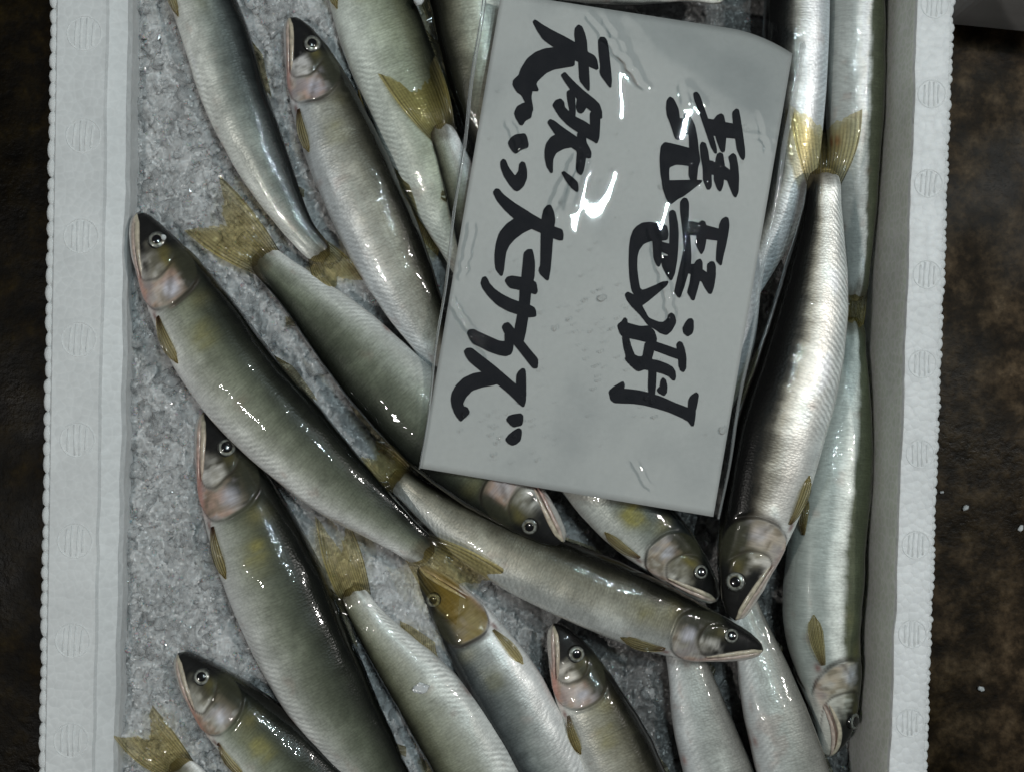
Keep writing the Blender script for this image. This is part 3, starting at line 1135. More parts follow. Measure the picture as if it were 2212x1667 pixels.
    def lips(self):
        for name, dv, col0, col1, rad in (("upper_lip", -.062, (.56, .50, .38), (.50, .38, .30), .033),
                                          ("lower_lip", .055, (.50, .42, .36), (.52, .30, .25), .028)):
            n = 26
            t = np.linspace(0, 1, n)
            u = .004 + .128 * t
            v = .52 + .28 * (u / .135) ** .8 + dv * (1 - .35 * t) * np.clip(t * 6, .35, 1)
            P, Nn = self.surf(u, v * np.pi)
            T = nrmz(np.gradient(P, axis=0))
            S = nrmz(np.cross(Nn, T))
            env = np.clip(np.sin(np.pi * np.clip(t * .94 + .05, 0, 1)) ** .45, .1, 1) * (1 - .25 * t)
            R = rad * self.H * env
            m = 10
            an = np.linspace(0, 2 * np.pi, m, endpoint=False)
            vs_ = P[:, None] + S[:, None] * (np.cos(an)[None, :, None] * R[:, None, None] * 1.05) + Nn[:, None] * (np.sin(an)[None, :, None] * R[:, None, None] * .75)
            me = mesh_np(name, vs_.reshape(-1, 3) - self.rl, grid_faces(n, m, True))
            f = (t * self.pink)[:, None]
            col = np.array(col0)[None] * (1 - f) + np.array(col1)[None] * f
            col = np.repeat(col, m, 0)
            set_col(me, "pigment", np.hstack([col, np.ones((len(col), 1))]))
            obj(name, me, M_LIP, self.root)

    def fin_obj(self, name, P, col, alpha, raysU, V):
        nu, nv = P.shape[:2]
        me = mesh_np(name, P.reshape(-1, 3) - self.rl, grid_faces(nu, nv))
        rgba = np.concatenate([col, alpha[..., None]], -1).reshape(-1, 4)
        set_col(me, "pigment", rgba)
        set_uv(me, np.stack([raysU, V], -1).reshape(-1, 2))
        o = obj(name, me, M_FIN, self.root)
        return o

    def leaf_fin(self, name, u0, v0, ln, wd, sweep, color, red):
        na, nb_ = 26, 15
        a = np.linspace(0, 1, na)[:, None]
        b = np.linspace(-1, 1, nb_)[None, :]
        shape = np.interp(a, [0, .12, .45, .75, .92, 1], [.30, .50, .85, 1.0, .80, .30])
        u = u0 + ln * a * (1 - .10 * b ** 2)
        v = v0 + sweep * a + wd * b * shape + 0 * a
        P, Nn = self.surf(np.broadcast_to(u, (na, nb_)), v * np.pi)
        lift = .0005 + .0012 * np.sin(np.pi * a) * (1 + .35 * b) + .00035 * np.sin(b * 14 + self.idx)
        P = P + Nn * (lift + 0 * b)[..., None]
        col = np.broadcast_to(np.array(color), (na, nb_, 3)).copy()
        k = np.clip(1 - a * 3.2, 0, 1) * (1 if red else .3) * (.4 + self.pink)
        col = col * (1 - np.clip(k, 0, 1)[..., None]) + np.array([.20, .06, .04]) * np.clip(k, 0, 1)[..., None]
        col = col * (1.0 - .25 * (b > .2))[..., None]
        al = np.broadcast_to(.95 - .45 * a, (na, nb_))
        self.fin_obj(name, P, col, al, np.broadcast_to(b * 4.5, (na, nb_)), np.broadcast_to(a * 3, (na, nb_)))

    def edge_fin(self, name, ua, ub, phi, hgt, slant, color, alpha, rays):
        na, nb_ = 30, 10
        a = np.linspace(0, 1, na)[:, None]
        b = np.linspace(0, 1, nb_)[None, :]
        u = ua + (ub - ua) * a
        P0, N0 = self.surf(np.broadcast_to(u, (na, nb_)), np.full((na, nb_), phi))
        _, T, B, N = self.frame(np.broadcast_to(u, (na, nb_)))
        prof = np.interp(a, [0, .15, .4, .8, 1], [.15, 1, .9, .55, .30])
        d = hgt * self.H * prof * b
        P = P0 - N0 * (.02 * self.H) + N0 * (d + .02 * self.H * 1.0)[..., None] + T * (slant * self.L * b * (1.1 - .4 * a))[..., None]
        P = P + N * (.0006 * np.sin(a * 9 + b * 2 + self.idx))[..., None]
        P = P - N0 * (.035 * self.H * (1 - b))[..., None] + N * ((.10 if phi > 1 else .02) * self.H * b * prof)[..., None]
        col = np.broadcast_to(np.array(color), (na, nb_, 3)).copy() * (1 + .3 * b)[..., None]
        al = np.broadcast_to(alpha - .25 * b, (na, nb_))
        self.fin_obj(name, P, col, al, np.broadcast_to(a * rays * 2.2, (na, nb_)), np.broadcast_to(b * 3, (na, nb_)))

    def tail(self, tips, tz):
        """tips: two guide points (dorsal lobe, ventral lobe); tz: heights in mm"""
        tz = tz or (2.0, 2.0)
        C, T, B, N = (x[-1] for x in (self.C, self.T, self.B, self.N))
        hd = .385 * self.H / 2
        base_d, base_v = C + B * hd, C - B * hd
        A = [W(tips[0][0], tips[0][1], tz[0] * .001), W(tips[1][0], tips[1][1], tz[1] * .001)]
        if ((A[0] - A[1]) * B).sum() < 0:
            A = A[::-1]
        la, lb = np.linalg.norm(A[0] - C), np.linalg.norm(A[1] - C)
        notch = C + (nrmz(nrmz(A[0] - C) + nrmz(A[1] - C))) * min(la, lb) * .52
        na, nr = 61, 18
        a = np.linspace(0, 1, na)
        # trailing edge: tip0 -> notch -> tip1 with slightly convex lobes
        E = np.zeros((na, 3))
        for i, q in enumerate(a):
            if q < .5:
                t = q / .5
                t2 = t ** .9
                E[i] = A[0] * (1 - t2) + notch * t2 + (nrmz(A[0] - C) * .05 * la) * math.sin(math.pi * t) * .8
            else:
                t = (1 - q) / .5
                t2 = t ** .9
                E[i] = A[1] * (1 - t2) + notch * t2 + (nrmz(A[1] - C) * .05 * lb) * math.sin(math.pi * t) * .8
        E += T * ((.0022 * vnoise(a * 19, a * 0, self.idx) + .0014 * vnoise(a * 47, a * 0, self.idx + 5)) * np.sin(np.pi * a))[:, None]
        S = base_d[None] * (1 - a)[:, None] + base_v[None] * a[:, None] - T[None] * .20 * self.H
        r = np.linspace(0, 1, nr)[None, :, None]
        P = S[:, None] * (1 - r) + E[:, None] * r
        # outer rays bow outward
        bow = (np.abs(a - .5) * 2) ** 1.5 * np.sign(.5 - a)
        P = P + B[None, None] * (bow[:, None] * np.sin(np.pi * np.linspace(0, 1, nr))[None] * .05 * self.H)[..., None]
        rr = np.linspace(0, 1, nr)[None]
        P[..., 2] += .0011 * np.sin(a[:, None] * 17 + self.idx) * rr + .0025 * np.sin(np.pi * rr)
        aa = a[:, None]
        edge = np.abs(aa - .5) * 2
        col = np.array([.46, .37, .11]) * (.55 + .9 * np.sin(np.pi * np.clip(rr, 0, 1)) * (.5 + .5 * edge))[..., None] * self.amber
        grey = np.clip(rr * 1.15 - .55, 0, 1) * (1 - .3 * edge)
        col = col * (1 - grey[..., None]) + np.array([.24, .235, .19]) * grey[..., None]
        rootm = np.clip(1.5 - rr * 5, 0, 1) + 0 * aa
        col = col * (1 - rootm[..., None]) + np.array([.05, .045, .03]) * rootm[..., None]
        al = np.clip(1.05 - .62 * rr - .50 * (1 - edge) * rr ** .6 + .20 * vnoise(aa * 9, rr * 3, self.idx), .12, 1)
        al = np.maximum(al * .70, sstep(.76, .94, edge) * (.95 - .35 * rr))
        al = al * (self.lobes[0] * (1 - aa) + self.lobes[1] * aa)
        self.fin_obj("tail_fin", P, np.clip(col, .003, 1), al, np.broadcast_to(aa * 17, (na, nr)), np.broadcast_to(rr * 4, (na, nr)))


ALLF = ('pec', 'pel', 'dor', 'adi', 'ana')
Fish(1, "sweetfish cut by the top edge at far left, its tail resting on the ice", [(345, -260, 6), (390, -130, 6), (437, 0, 6), (475, 110, 6), (512, 220, 6), (590, 400, 6), (650, 500, 6), (705, 558, 6)],
     142, (1, -.4), 'blue', tail=[(790, 605), (705, 650)], tailz=(6, 6), dor_raise=.35, amber=.5)
Fish(2, "sweetfish with its head near the top edge, beside the card's upper left", [(626, 38, 7), (668, 130, 7), (713, 250, 7), (772, 400, 8), (820, 500, 8), (885, 640, 7), (935, 740, 6), (985, 840, 4)],
     168, (1, -.4), 'steel', spot=.3, tail=[(1090, 930), (1010, 960)], tailz=(4, 4), pink=.6, chev=1.2)
Fish(3, "pale bellied sweetfish cut by the top edge under a loose yellow tail", [(690, -330, 3), (740, -180, 3), (800, 0, 3), (845, 120, 3), (900, 270, 3), (955, 420, 3), (1005, 550, 2), (1050, 660, 2)],
     182, (1, -.4), 'pale', chev=1.5, fins=('pec', 'pel', 'dor', 'ana'))
Fish(4, "sweetfish running under the card, tail at left, head past the lower edge", [(1218, 1170, 13), (1120, 1085, 11), (1010, 995, 9), (905, 897, 8), (824, 813, 7), (751, 735, 6), (650, 632, 6), (590, 578, 6), (555, 545, 6)],
     182, (-1, 1), 'olive', tail=[(476, 380), (396, 497)], tailz=(8, 7), pink=.9, dor_raise=.1)
Fish(5, "narrow sweetfish tail end at the card's left edge, yellow fin lying over its neighbour", [(1250, 1050, -4), (1180, 880, -2), (1110, 700, 2), (1040, 500, 8), (988, 370, 11), (948, 268, 13)],
     140, (-1, -.3), 'pale', tail=[(815, 157), (940, 120)], tailz=(14, 10))
Fish(6, "dark scaly sweetfish entering from the top edge beside the card's upper left corner", [(900, -520, 3), (950, -300, 3), (1000, -60, 3), (1040, 150, 2), (1090, 400, 0), (1130, 480, -2)],
     168, (-1, .2), 'steel')
Fish(7, "large olive sweetfish lying diagonally across the left, snout beside the left wall", [(297, 460, 8), (330, 530, 9), (380, 610, 10), (447, 722, 11), (522, 832, 12), (632, 950, 13), (730, 1045, 13), (835, 1130, 13), (930, 1203, 12)],
     188, (1, -.6), 'olive', tail=[(1114, 1243), (985, 1350)], tailz=(12, 7), pink=.55, dor_raise=.35, lobes=(1.0, .25))
Fish(8, "large olive sweetfish with flushed gills, its snout tucked below the diagonal fish", [(440, 890, 3), (472, 965, 4), (525, 1090, 6), (575, 1210, 7), (636, 1350, 7), (700, 1480, 7), (780, 1610, 7), (850, 1710, 6), (915, 1800, 5)],
     204, (1, -.4), 'olive', pink=1.0, spot=1.2, dor_raise=.2)
Fish(9, "pale sweetfish tail up between two fish at the lower edge, ice flake on its belly", [(1230, 2080, 1), (1170, 1950, 1), (1090, 1780, 1), (1010, 1630, 1), (915, 1485, 2), (828, 1378, 4), (785, 1320, 5), (755, 1268, 6)],
     172, (-1, .5), 'pale', tail=[(680, 1112), (752, 1118)], tailz=(6, 5), chev=1.6, fins=('ana', 'dor'))
Fish(10, "sweetfish whose head is covered by the golden tail of the diagonal fish", [(905, 1222, -5), (948, 1275, -4), (1000, 1345, -3), (1068, 1450, -2), (1130, 1552, -2), (1190, 1660, -2), (1250, 1780, -3), (1300, 1890, -3), (1330, 1970, -3)],
     156, (-1, .5), 'blue', pink=.1, gold=.75)
Fish(11, "dark headed sweetfish poking up from the lower left edge", [(385, 1410, 5), (428, 1462, 6), (490, 1522, 7), (570, 1600, 7), (660, 1690, 7), (760, 1780, 7), (870, 1870, 6), (960, 1940, 5), (1010, 1980, 4)],
     176, (1, -.8), 'olive', pink=.7, dor_raise=.3)
Fish(12, "forked yellow tail of a sweetfish sticking up at the bottom left corner", [(1000, 2250, 3), (800, 2080, 3), (650, 1930, 3), (500, 1780, 4), (425, 1695, 4), (375, 1643, 5)],
     160, (-1, .6), 'olive', tail=[(328, 1522), (242, 1588)], tailz=(8, 10))
Fish(13, "silvery sweetfish lying crosswise in the centre, head pointing right", [(1648, 1403, 8), (1590, 1388, 8), (1490, 1358, 8), (1355, 1305, 8), (1195, 1240, 7), (1068, 1177, 6), (930, 1088, 4), (848, 1022, 3)],
     162, (.3, -1), 'steel', tail=[(812, 950), (770, 985)], tailz=(5, 5), pink=.35, dor_raise=.1, chev=1.0)
Fish(14, "sweetfish mostly under the card, its dark head squeezed beside the silver one", [(1548, 1296, 3), (1495, 1240, 3), (1440, 1182, 2), (1345, 1092, 1), (1250, 990, -2), (1160, 880, -6), (1080, 770, -8), (1020, 680, -10)],
     168, (1, -1), 'blue', pink=.3, spot=1.4)
Fish(15, "bright silver sweetfish with jet black back on top at right, head down", [(1588, 1338, 13), (1600, 1262, 13), (1618, 1175, 12), (1650, 1060, 11), (1683, 925, 10), (1722, 795, 9), (1754, 645, 7), (1774, 490, 6), (1781, 362, 6)],
     188, (-1, .2), 'silver', tail=[(1703, 225), (1862, 236)], tailz=(4, 2), pink=.15, spot=0, dor_raise=.1, fins=('pec', 'dor'), chev=2.2)
Fish(16, "silver scaled sweetfish along the card's right edge, cut by the top", [(1700, -450, -8), (1720, -250, -8), (1722, 0, -7), (1715, 200, -7), (1690, 400, -8), (1630, 560, -10), (1560, 700, -12), (1500, 800, -14)],
     148, (-1, 0), 'silver', spot=0, chev=1.4, fins=())
Fish(17, "sliver of silver sweetfish between the card's right edge and the black back", [(1540, 230, -6), (1562, 420, -6), (1566, 620, -5), (1545, 790, -5), (1500, 930, -6), (1440, 1060, -8)],
     158, (-1, 0), 'silver', spot=0, fins=())
Fish(18, "pale sweetfish lying belly up along the right wall at the top", [(1830, -340, -17), (1838, -150, -17), (1845, 0, -17), (1845, 200, -17), (1848, 400, -18), (1852, 540, -19), (1848, 650, -20)],
     134, (1, 0), 'belly', roll=28, chev=.4, tail=[(1835, 790), (1800, 775)], tailz=(-24, -24), fat=1.25)
Fish(20, "pale sweetfish lying belly up along the right wall lower down, head at bottom", [(1783, 1632, -17), (1800, 1565, -17), (1796, 1480, -17), (1777, 1350, -16), (1782, 1200, -16), (1800, 1060, -17), (1820, 900, -18), (1835, 760, -19), (1838, 685, -20)],
     176, (1, 0), 'belly', roll=30, fat=1.2, pink=.2, chev=.4, fins=('pec', 'pel'))
Fish(21, "pale grey sweetfish pointing down out of the bottom edge, nearest the right wall", [(1850, 2200, -9), (1810, 2020, -9), (1760, 1830, -9), (1712, 1667, -9), (1680, 1560, -10), (1645, 1440, -12), (1612, 1330, -14), (1590, 1250, -16)],
     164, (1, -.2), 'grey', roll=18, chev=.7)
Fish(22, "pale grey sweetfish emerging from under the crosswise fish at the bottom edge", [(1700, 2200, -13), (1660, 2020, -13), (1600, 1830, -13), (1552, 1667, -13), (1518, 1560, -13), (1492, 1460, -14), (1470, 1380, -15), (1455, 1300, -17)],
     158, (1, -.2), 'grey', roll=14, chev=.7)
Fish(23, "blotchy sweetfish rising from the bottom edge, snout under the crosswise fish", [(1195, 1346, -4), (1232, 1420, -4), (1275, 1512, -4), (1318, 1605, -4), (1362, 1700, -4), (1420, 1820, -5), (1485, 1950, -6), (1540, 2060, -7)],
     170, (1, -.4), 'steel', pink=.8, dor_raise=.1)
Fish(24, "sweetfish lying above the card along the top edge", [(850, -175, 0), (920, -150, 0), (1050, -112, 0), (1200, -78, 0), (1350, -52, 0), (1480, -32, -1), (1570, -15, -2)],
     150, (.2, -1), 'olive', fins=())

# ------------------------------------------------------------------ price card and sleeve


def card_z(px, py):
    """height of the card surface: lies over the pile, upper right corner sags"""
    px = np.asarray(px, float)
    py = np.asarray(py, float)
    z = 0.0225 - (px - 950) / 700.0 * 0.0055
    z = z + 0.0006 * np.sin((py - 200) / 260.0) + 0.0003 * np.sin(px / 170.0 + py / 310.0)
    k = np.clip(((px - 1706) * 0.55 + (230 - py) * 0.83 + 120) / 130.0, 0, None)
    return z - 0.0045 * k ** 2


NC = 70
ss = np.linspace(0, 1, NC)
Ledge = [(1083, -16), (908, 1010)]
Redge = [(1712, 104), (1541, 1115)]
cp = np.zeros((NC, NC, 2))
for i, a in enumerate(ss):           # a: across, b: down
    for j, b in enumerate(ss):
        top = np.array([1083 + (1712 - 1083) * a, -16 + 98 * a + 34 * max(0, (a - .78) / .22) ** 2])
        bot = np.array([908 + (1541 - 908) * a, 1010 + 105 * a])
        cp[i, j] = top * (1 - b) + bot * b
cz = card_z(cp[..., 0], cp[..., 1])
cw = WA(cp[..., 0], cp[..., 1], cz)
card = thing("price_card", "white price card with black brush lettering, lying on the fish", "sign", W(1320, 560, 0.02))
cl = np.array(card.location)
me = mesh_np("card_sheet", cw.reshape(-1, 3) - cl, grid_faces(NC, NC)[:, ::-1])
o = obj("card_sheet", me, M_CARD, card)
so = o.modifiers.new("thickness", 'SOLIDIFY')
so.thickness = 0.0005
so.offset = -1 if True else 0
# lettering: marker strokes traced as outlines, (crop origin x, y) in photo pixels, 4.386 units per photo pixel
STROKES = {
    (1800, 250): [
        [(1090, 110), (1130, 98), (1165, 140), (1270, 440), (1340, 660), (1385, 830), (1385, 890), (1365, 885), (1320, 810), (1280, 690), (1215, 500), (1150, 320), (1100, 190)],
        [(1240, 440), (1355, 460), (1490, 490), (1620, 515), (1700, 520), (1710, 700), (1640, 695), (1500, 680), (1370, 660), (1300, 640), (1220, 520)],
        [(1350, 460), (1395, 400), (1445, 378), (1475, 400), (1495, 490), (1505, 690), (1490, 860), (1465, 875), (1440, 850), (1380, 690), (1370, 560)],
        [(1595, 360), (1640, 315), (1670, 325), (1690, 430), (1720, 620), (1750, 850), (1750, 940), (1730, 975), (1700, 940), (1655, 840), (1635, 700), (1605, 500)],
        [(1175, 790), (1195, 745), (1240, 760), (1270, 850), (1290, 985), (1315, 1150), (1320, 1310), (1295, 1355), (1265, 1355), (1215, 1240), (1215, 1080), (1185, 930)],
        [(1210, 1000), (1290, 985), (1390, 1005), (1490, 1060), (1570, 1120), (1600, 1240), (1530, 1240), (1480, 1220), (1360, 1170), (1300, 1150), (1215, 1080)],
        [(1380, 960), (1400, 900), (1430, 882), (1465, 900), (1480, 1000), (1490, 1060), (1470, 1300), (1435, 1385), (1400, 1350), (1355, 1230), (1360, 1120), (1375, 1020)],
        [(1545, 935), (1600, 890), (1635, 920), (1660, 1040), (1672, 1200), (1665, 1390), (1635, 1460), (1605, 1430), (1560, 1320), (1530, 1240), (1570, 1120), (1565, 1020)],
        [(745, 210), (780, 160), (820, 180), (850, 230), (890, 320), (905, 430), (910, 520), (915, 600), (905, 690), (890, 718), (850, 690), (820, 590), (790, 500), (750, 400), (738, 300)],
        [(880, 440), (965, 440), (1060, 470), (1080, 640), (990, 640), (900, 640), (850, 590)],
        [(965, 385), (985, 370), (1030, 400), (1070, 460), (1105, 540), (1135, 700), (1150, 850), (1170, 980), (1140, 1080), (1125, 1250), (1060, 1250), (1030, 1180), (1030, 1050), (1040, 900), (1035, 720), (1025, 600), (1000, 500), (965, 440)],
        [(670, 800), (715, 750), (800, 765), (920, 795), (1080, 840), (1150, 850), (1165, 980), (1030, 1050), (940, 1035), (860, 1030), (790, 1060), (770, 1080), (765, 1140), (770, 1245), (740, 1420), (690, 1280), (665, 1150), (655, 950)],
        [(680, 1250), (770, 1245), (1040, 1240), (1090, 1240), (1195, 1240), (1190, 1260), (1090, 1340), (960, 1440), (880, 1480), (785, 1555), (740, 1480), (700, 1360)],
    ],
    (1800, 580): [
        [(920, 70), (960, 22), (1000, 30), (1025, 90), (1020, 320), (1040, 520), (1055, 760), (1050, 880), (1000, 1040), (960, 1180), (910, 1310), (885, 1295), (845, 1235), (865, 1140), (920, 900), (970, 660), (945, 400), (920, 180)],
        [(1000, 330), (1040, 322), (1150, 350), (1260, 380), (1420, 425), (1480, 450), (1470, 580), (1390, 565), (1260, 550), (1130, 505), (1020, 490)],
        [(1155, 345), (1200, 315), (1235, 330), (1255, 400), (1250, 560), (1225, 690), (1190, 748), (1160, 700), (1112, 600), (1135, 510), (1145, 420)],
        [(1425, 370), (1455, 300), (1505, 268), (1535, 285), (1548, 370), (1530, 500), (1500, 650), (1465, 790), (1447, 890), (1425, 875), (1385, 830), (1390, 700), (1405, 560), (1420, 430)],
        [(1040, 880), (1100, 880), (1130, 830), (1175, 810), (1198, 850), (1200, 940), (1165, 1090), (1130, 1220), (1095, 1340), (1070, 1338), (1030, 1270), (1012, 1240), (1045, 1120), (1060, 1000), (1000, 985)],
        [(1190, 940), (1270, 1000), (1270, 880), (1310, 845), (1350, 850), (1370, 900), (1370, 1030), (1350, 1160), (1320, 1255), (1290, 1255), (1240, 1180), (1200, 1100), (1160, 1080)],
        [(770, 205), (815, 178), (850, 200), (880, 340), (890, 480), (885, 650), (870, 830), (840, 1000), (805, 1080), (785, 1075), (740, 1010), (690, 910), (672, 830), (700, 770), (760, 780), (780, 620), (785, 400)],
        [(665, 590), (780, 620), (800, 760), (750, 745), (665, 705)],
        [(560, 560), (680, 570), (668, 720), (665, 850), (640, 910), (610, 880), (575, 790), (568, 650)],
        [(740, 385), (700, 370), (620, 350), (520, 335), (430, 345), (360, 385), (310, 440), (275, 540), (260, 660), (255, 850), (265, 1050), (290, 1210), (340, 1300), (430, 1220), (390, 1190), (370, 1080), (352, 930), (355, 780), (380, 690), (440, 610), (540, 570), (660, 570), (745, 560), (760, 490)],
        [(330, 1250), (410, 1220), (480, 1200), (600, 1150), (680, 1110), (760, 1098), (740, 1150), (620, 1250), (500, 1350), (410, 1415), (330, 1400)],
        [(205, 1270), (235, 1238), (290, 1265), (380, 1330), (430, 1440), (500, 1570), (560, 1600), (640, 1630), (700, 1630), (755, 1580), (765, 1535), (800, 1508), (840, 1540), (857, 1610), (850, 1650), (800, 1740), (740, 1790), (660, 1765), (600, 1720), (500, 1660), (400, 1530), (280, 1410), (225, 1330)],
    ],
    (1780, 900): [
        [(1040, 300), (1075, 230), (1110, 185), (1150, 180), (1172, 210), (1172, 320), (1155, 370), (1100, 405), (1050, 360)],
        [(195, 260), (250, 215), (285, 165), (312, 190), (315, 235), (400, 260), (480, 280), (600, 275), (665, 340), (695, 430), (690, 500), (560, 475), (460, 450), (340, 425), (250, 400), (215, 340)],
        [(255, 400), (335, 425), (365, 540), (410, 650), (480, 680), (440, 760), (340, 760), (295, 700), (305, 660), (275, 550)],
        [(555, 475), (690, 480), (660, 590), (630, 700), (690, 860), (685, 1010), (670, 1170), (600, 1150), (592, 1050), (600, 840), (540, 830), (470, 855), (430, 840), (340, 760), (420, 670), (520, 672)],
        [(680, 480), (800, 520), (965, 578), (1000, 600), (1000, 705), (870, 660), (740, 610), (655, 580)],
        [(960, 510), (990, 475), (1025, 490), (1055, 560), (1078, 680), (1075, 820), (1045, 868), (1010, 845), (988, 790), (985, 700), (970, 590)],
        [(620, 705), (720, 725), (830, 765), (900, 805), (935, 860), (943, 930), (930, 975), (905, 968), (860, 920), (780, 885), (690, 860), (600, 840)],
        [(705, 1095), (745, 1055), (755, 980), (780, 940), (815, 975), (832, 1060), (825, 1130), (795, 1170), (760, 1150), (725, 1130)],
        [(82, 1115), (150, 1055), (260, 990), (280, 1030), (270, 1085), (370, 1095), (480, 1110), (620, 1145), (760, 1190), (950, 1275), (1110, 1335), (1200, 1330), (1195, 1440), (1175, 1560), (1150, 1560), (1110, 1500), (1030, 1455), (860, 1380), (700, 1330), (540, 1290), (400, 1270), (260, 1265), (150, 1260), (105, 1220)],
        [(1115, 1230), (1140, 1180), (1210, 1128), (1238, 1160), (1225, 1250), (1205, 1350), (1150, 1400), (1108, 1335)],
    ],
    (1400, 30): [
        [(765, 150), (790, 125), (880, 190), (1020, 270), (1180, 350), (1320, 430), (1470, 545), (1555, 590), (1590, 650), (1608, 775), (1480, 720), (1300, 640), (1050, 485), (900, 380), (820, 260)],
        [(1310, 240), (1350, 190), (1395, 215), (1430, 300), (1455, 400), (1465, 545), (1480, 720), (1492, 960), (1490, 1048), (1450, 1010), (1370, 910), (1355, 640), (1320, 450), (1305, 320)],
        [(1612, 390), (1640, 350), (1690, 355), (1720, 400), (1740, 520), (1758, 690), (1780, 900), (1770, 1008), (1730, 960), (1650, 850), (1632, 800), (1640, 720), (1620, 560)],
        [(1050, 485), (1200, 450), (1340, 520), (1300, 640), (1295, 718), (1160, 740), (1040, 760), (930, 810), (815, 920), (800, 960), (835, 1045), (750, 1042), (735, 1130), (762, 1290), (740, 1330), (690, 1320), (665, 1190), (620, 1100), (560, 1060), (505, 970), (510, 910), (585, 840), (610, 760), (690, 630), (800, 545), (920, 500)],
        [(525, 1330), (560, 1250), (640, 1205), (700, 1215), (750, 1260), (745, 1330), (735, 1390), (660, 1430), (625, 1488), (595, 1480), (545, 1400)],
        [(1130, 840), (1175, 805), (1215, 850), (1300, 940), (1420, 1050), (1560, 1160), (1620, 1220), (1650, 1310), (1655, 1405), (1610, 1385), (1525, 1310), (1450, 1250), (1340, 1150), (1295, 1095), (1240, 1010), (1170, 910)],
        [(1205, 1060), (1250, 1030), (1300, 1095), (1310, 1300), (1305, 1400), (1240, 1390), (1240, 1290), (1215, 1170)],
        [(1340, 1140), (1430, 1150), (1455, 1250), (1420, 1310), (1390, 1335), (1350, 1320), (1325, 1260)],
        [(1020, 1230), (1060, 1170), (1120, 1150), (1160, 1190), (1170, 1260), (1240, 1330), (1310, 1385), (1440, 1450), (1510, 1500), (1505, 1340), (1540, 1300), (1630, 1330), (1625, 1500), (1618, 1650), (1590, 1725), (1540, 1690), (1440, 1640), (1350, 1580), (1220, 1490), (1120, 1390), (1060, 1300)],
    ],
    (1400, 380): [
        [(955, -80), (985, -120), (1040, -95), (1150, -10), (1340, 120), (1340, 70), (1380, 20), (1440, 60), (1450, 180), (1490, 250), (1515, 310), (1510, 375), (1480, 380), (1445, 370), (1430, 470), (1410, 560), (1385, 600), (1340, 565), (1325, 500), (1340, 290), (1260, 235), (1060, 80), (1000, -10)],
        [(1060, 80), (1200, 60), (1270, 235), (1160, 255), (1060, 310), (1020, 390), (1015, 470), (1015, 565), (995, 570), (945, 490), (920, 370), (920, 280), (940, 190), (1000, 110)],
        [(1135, 570), (1165, 555), (1210, 590), (1280, 640), (1340, 700), (1348, 780), (1340, 820), (1300, 795), (1260, 760), (1200, 680)],
        [(445, 180), (480, 120), (540, 80), (655, 65), (680, 110), (700, 200), (695, 240), (610, 270), (540, 320), (510, 300), (460, 230)],
        [(345, 430), (375, 395), (405, 410), (440, 500), (530, 620), (580, 550), (590, 460), (620, 428), (655, 445), (680, 540), (680, 640), (640, 740), (590, 790), (560, 805), (520, 790), (460, 720), (390, 610), (350, 500)],
        [(250, 825), (280, 780), (320, 785), (370, 850), (510, 960), (640, 1040), (740, 1105), (880, 1185), (1030, 1270), (1140, 1310), (1152, 1370), (1148, 1440), (1110, 1442), (1015, 1410), (870, 1345), (745, 1290), (525, 1165), (400, 1050), (300, 930)],
        [(885, 1140), (905, 1050), (950, 995), (990, 990), (1030, 1080), (1048, 1190), (1030, 1280), (1015, 1430), (1000, 1640), (985, 1820), (960, 1960), (940, 1955), (860, 1880), (842, 1830), (865, 1760), (870, 1345)],
        [(525, 1165), (640, 1100), (760, 1285), (640, 1340), (530, 1420), (450, 1510), (410, 1600), (395, 1700), (380, 1830), (362, 1900), (345, 1898), (285, 1820), (272, 1720), (272, 1620), (290, 1480), (330, 1350), (420, 1240)],
    ],
    (1300, 660): [
        [(1088, 380), (1130, 340), (1185, 335), (1205, 400), (1222, 520), (1215, 680), (1200, 740), (1170, 900), (1155, 1060), (1130, 1240), (1105, 1400), (1075, 1525), (960, 1440), (965, 1385), (1000, 1200), (1030, 1000), (1035, 850), (1060, 680), (1075, 520)],
        [(843, 735), (870, 695), (930, 680), (1060, 700), (1200, 740), (1240, 770), (1258, 880), (1235, 912), (1170, 890), (1030, 855), (910, 830), (870, 790)],
        [(530, 770), (550, 700), (585, 688), (610, 720), (630, 770), (700, 850), (800, 920), (920, 980), (1030, 1020), (1160, 1060), (1215, 1090), (1235, 1130), (1240, 1200), (1150, 1210), (1005, 1170), (880, 1130), (740, 1050), (620, 930), (550, 830)],
    ],
    (1300, 950): [
        [(803, 70), (830, 25), (880, 10), (920, 50), (965, 110), (1075, 255), (1150, 350), (1260, 480), (1262, 540), (1255, 597), (1205, 597), (1150, 530), (1050, 400), (945, 270), (840, 150)],
        [(350, 140), (375, 105), (430, 97), (520, 145), (680, 215), (760, 250), (840, 258), (840, 150), (945, 180), (945, 290), (935, 370), (910, 420), (850, 440), (760, 425), (620, 375), (520, 320), (430, 285), (385, 220)],
        [(312, 380), (345, 345), (405, 340), (520, 430), (700, 570), (850, 700), (990, 820), (1110, 900), (1100, 1040), (1078, 1098), (1030, 1060), (900, 930), (745, 800), (550, 650), (380, 510), (335, 440)],
        [(990, 820), (992, 690), (1020, 640), (1060, 605), (1090, 610), (1103, 650), (1108, 820), (1105, 980), (1000, 960)],
        [(550, 650), (700, 640), (760, 790), (680, 815), (540, 840), (410, 885), (330, 970), (290, 1050), (300, 1090), (350, 1110), (375, 1160), (365, 1190), (310, 1240), (270, 1280), (245, 1260), (195, 1190), (155, 1090), (143, 1000), (155, 920), (210, 820), (300, 730), (430, 670)],
        [(858, 1265), (890, 1215), (960, 1195), (1040, 1185), (1068, 1210), (1068, 1280), (1050, 1335), (950, 1355), (915, 1330)],
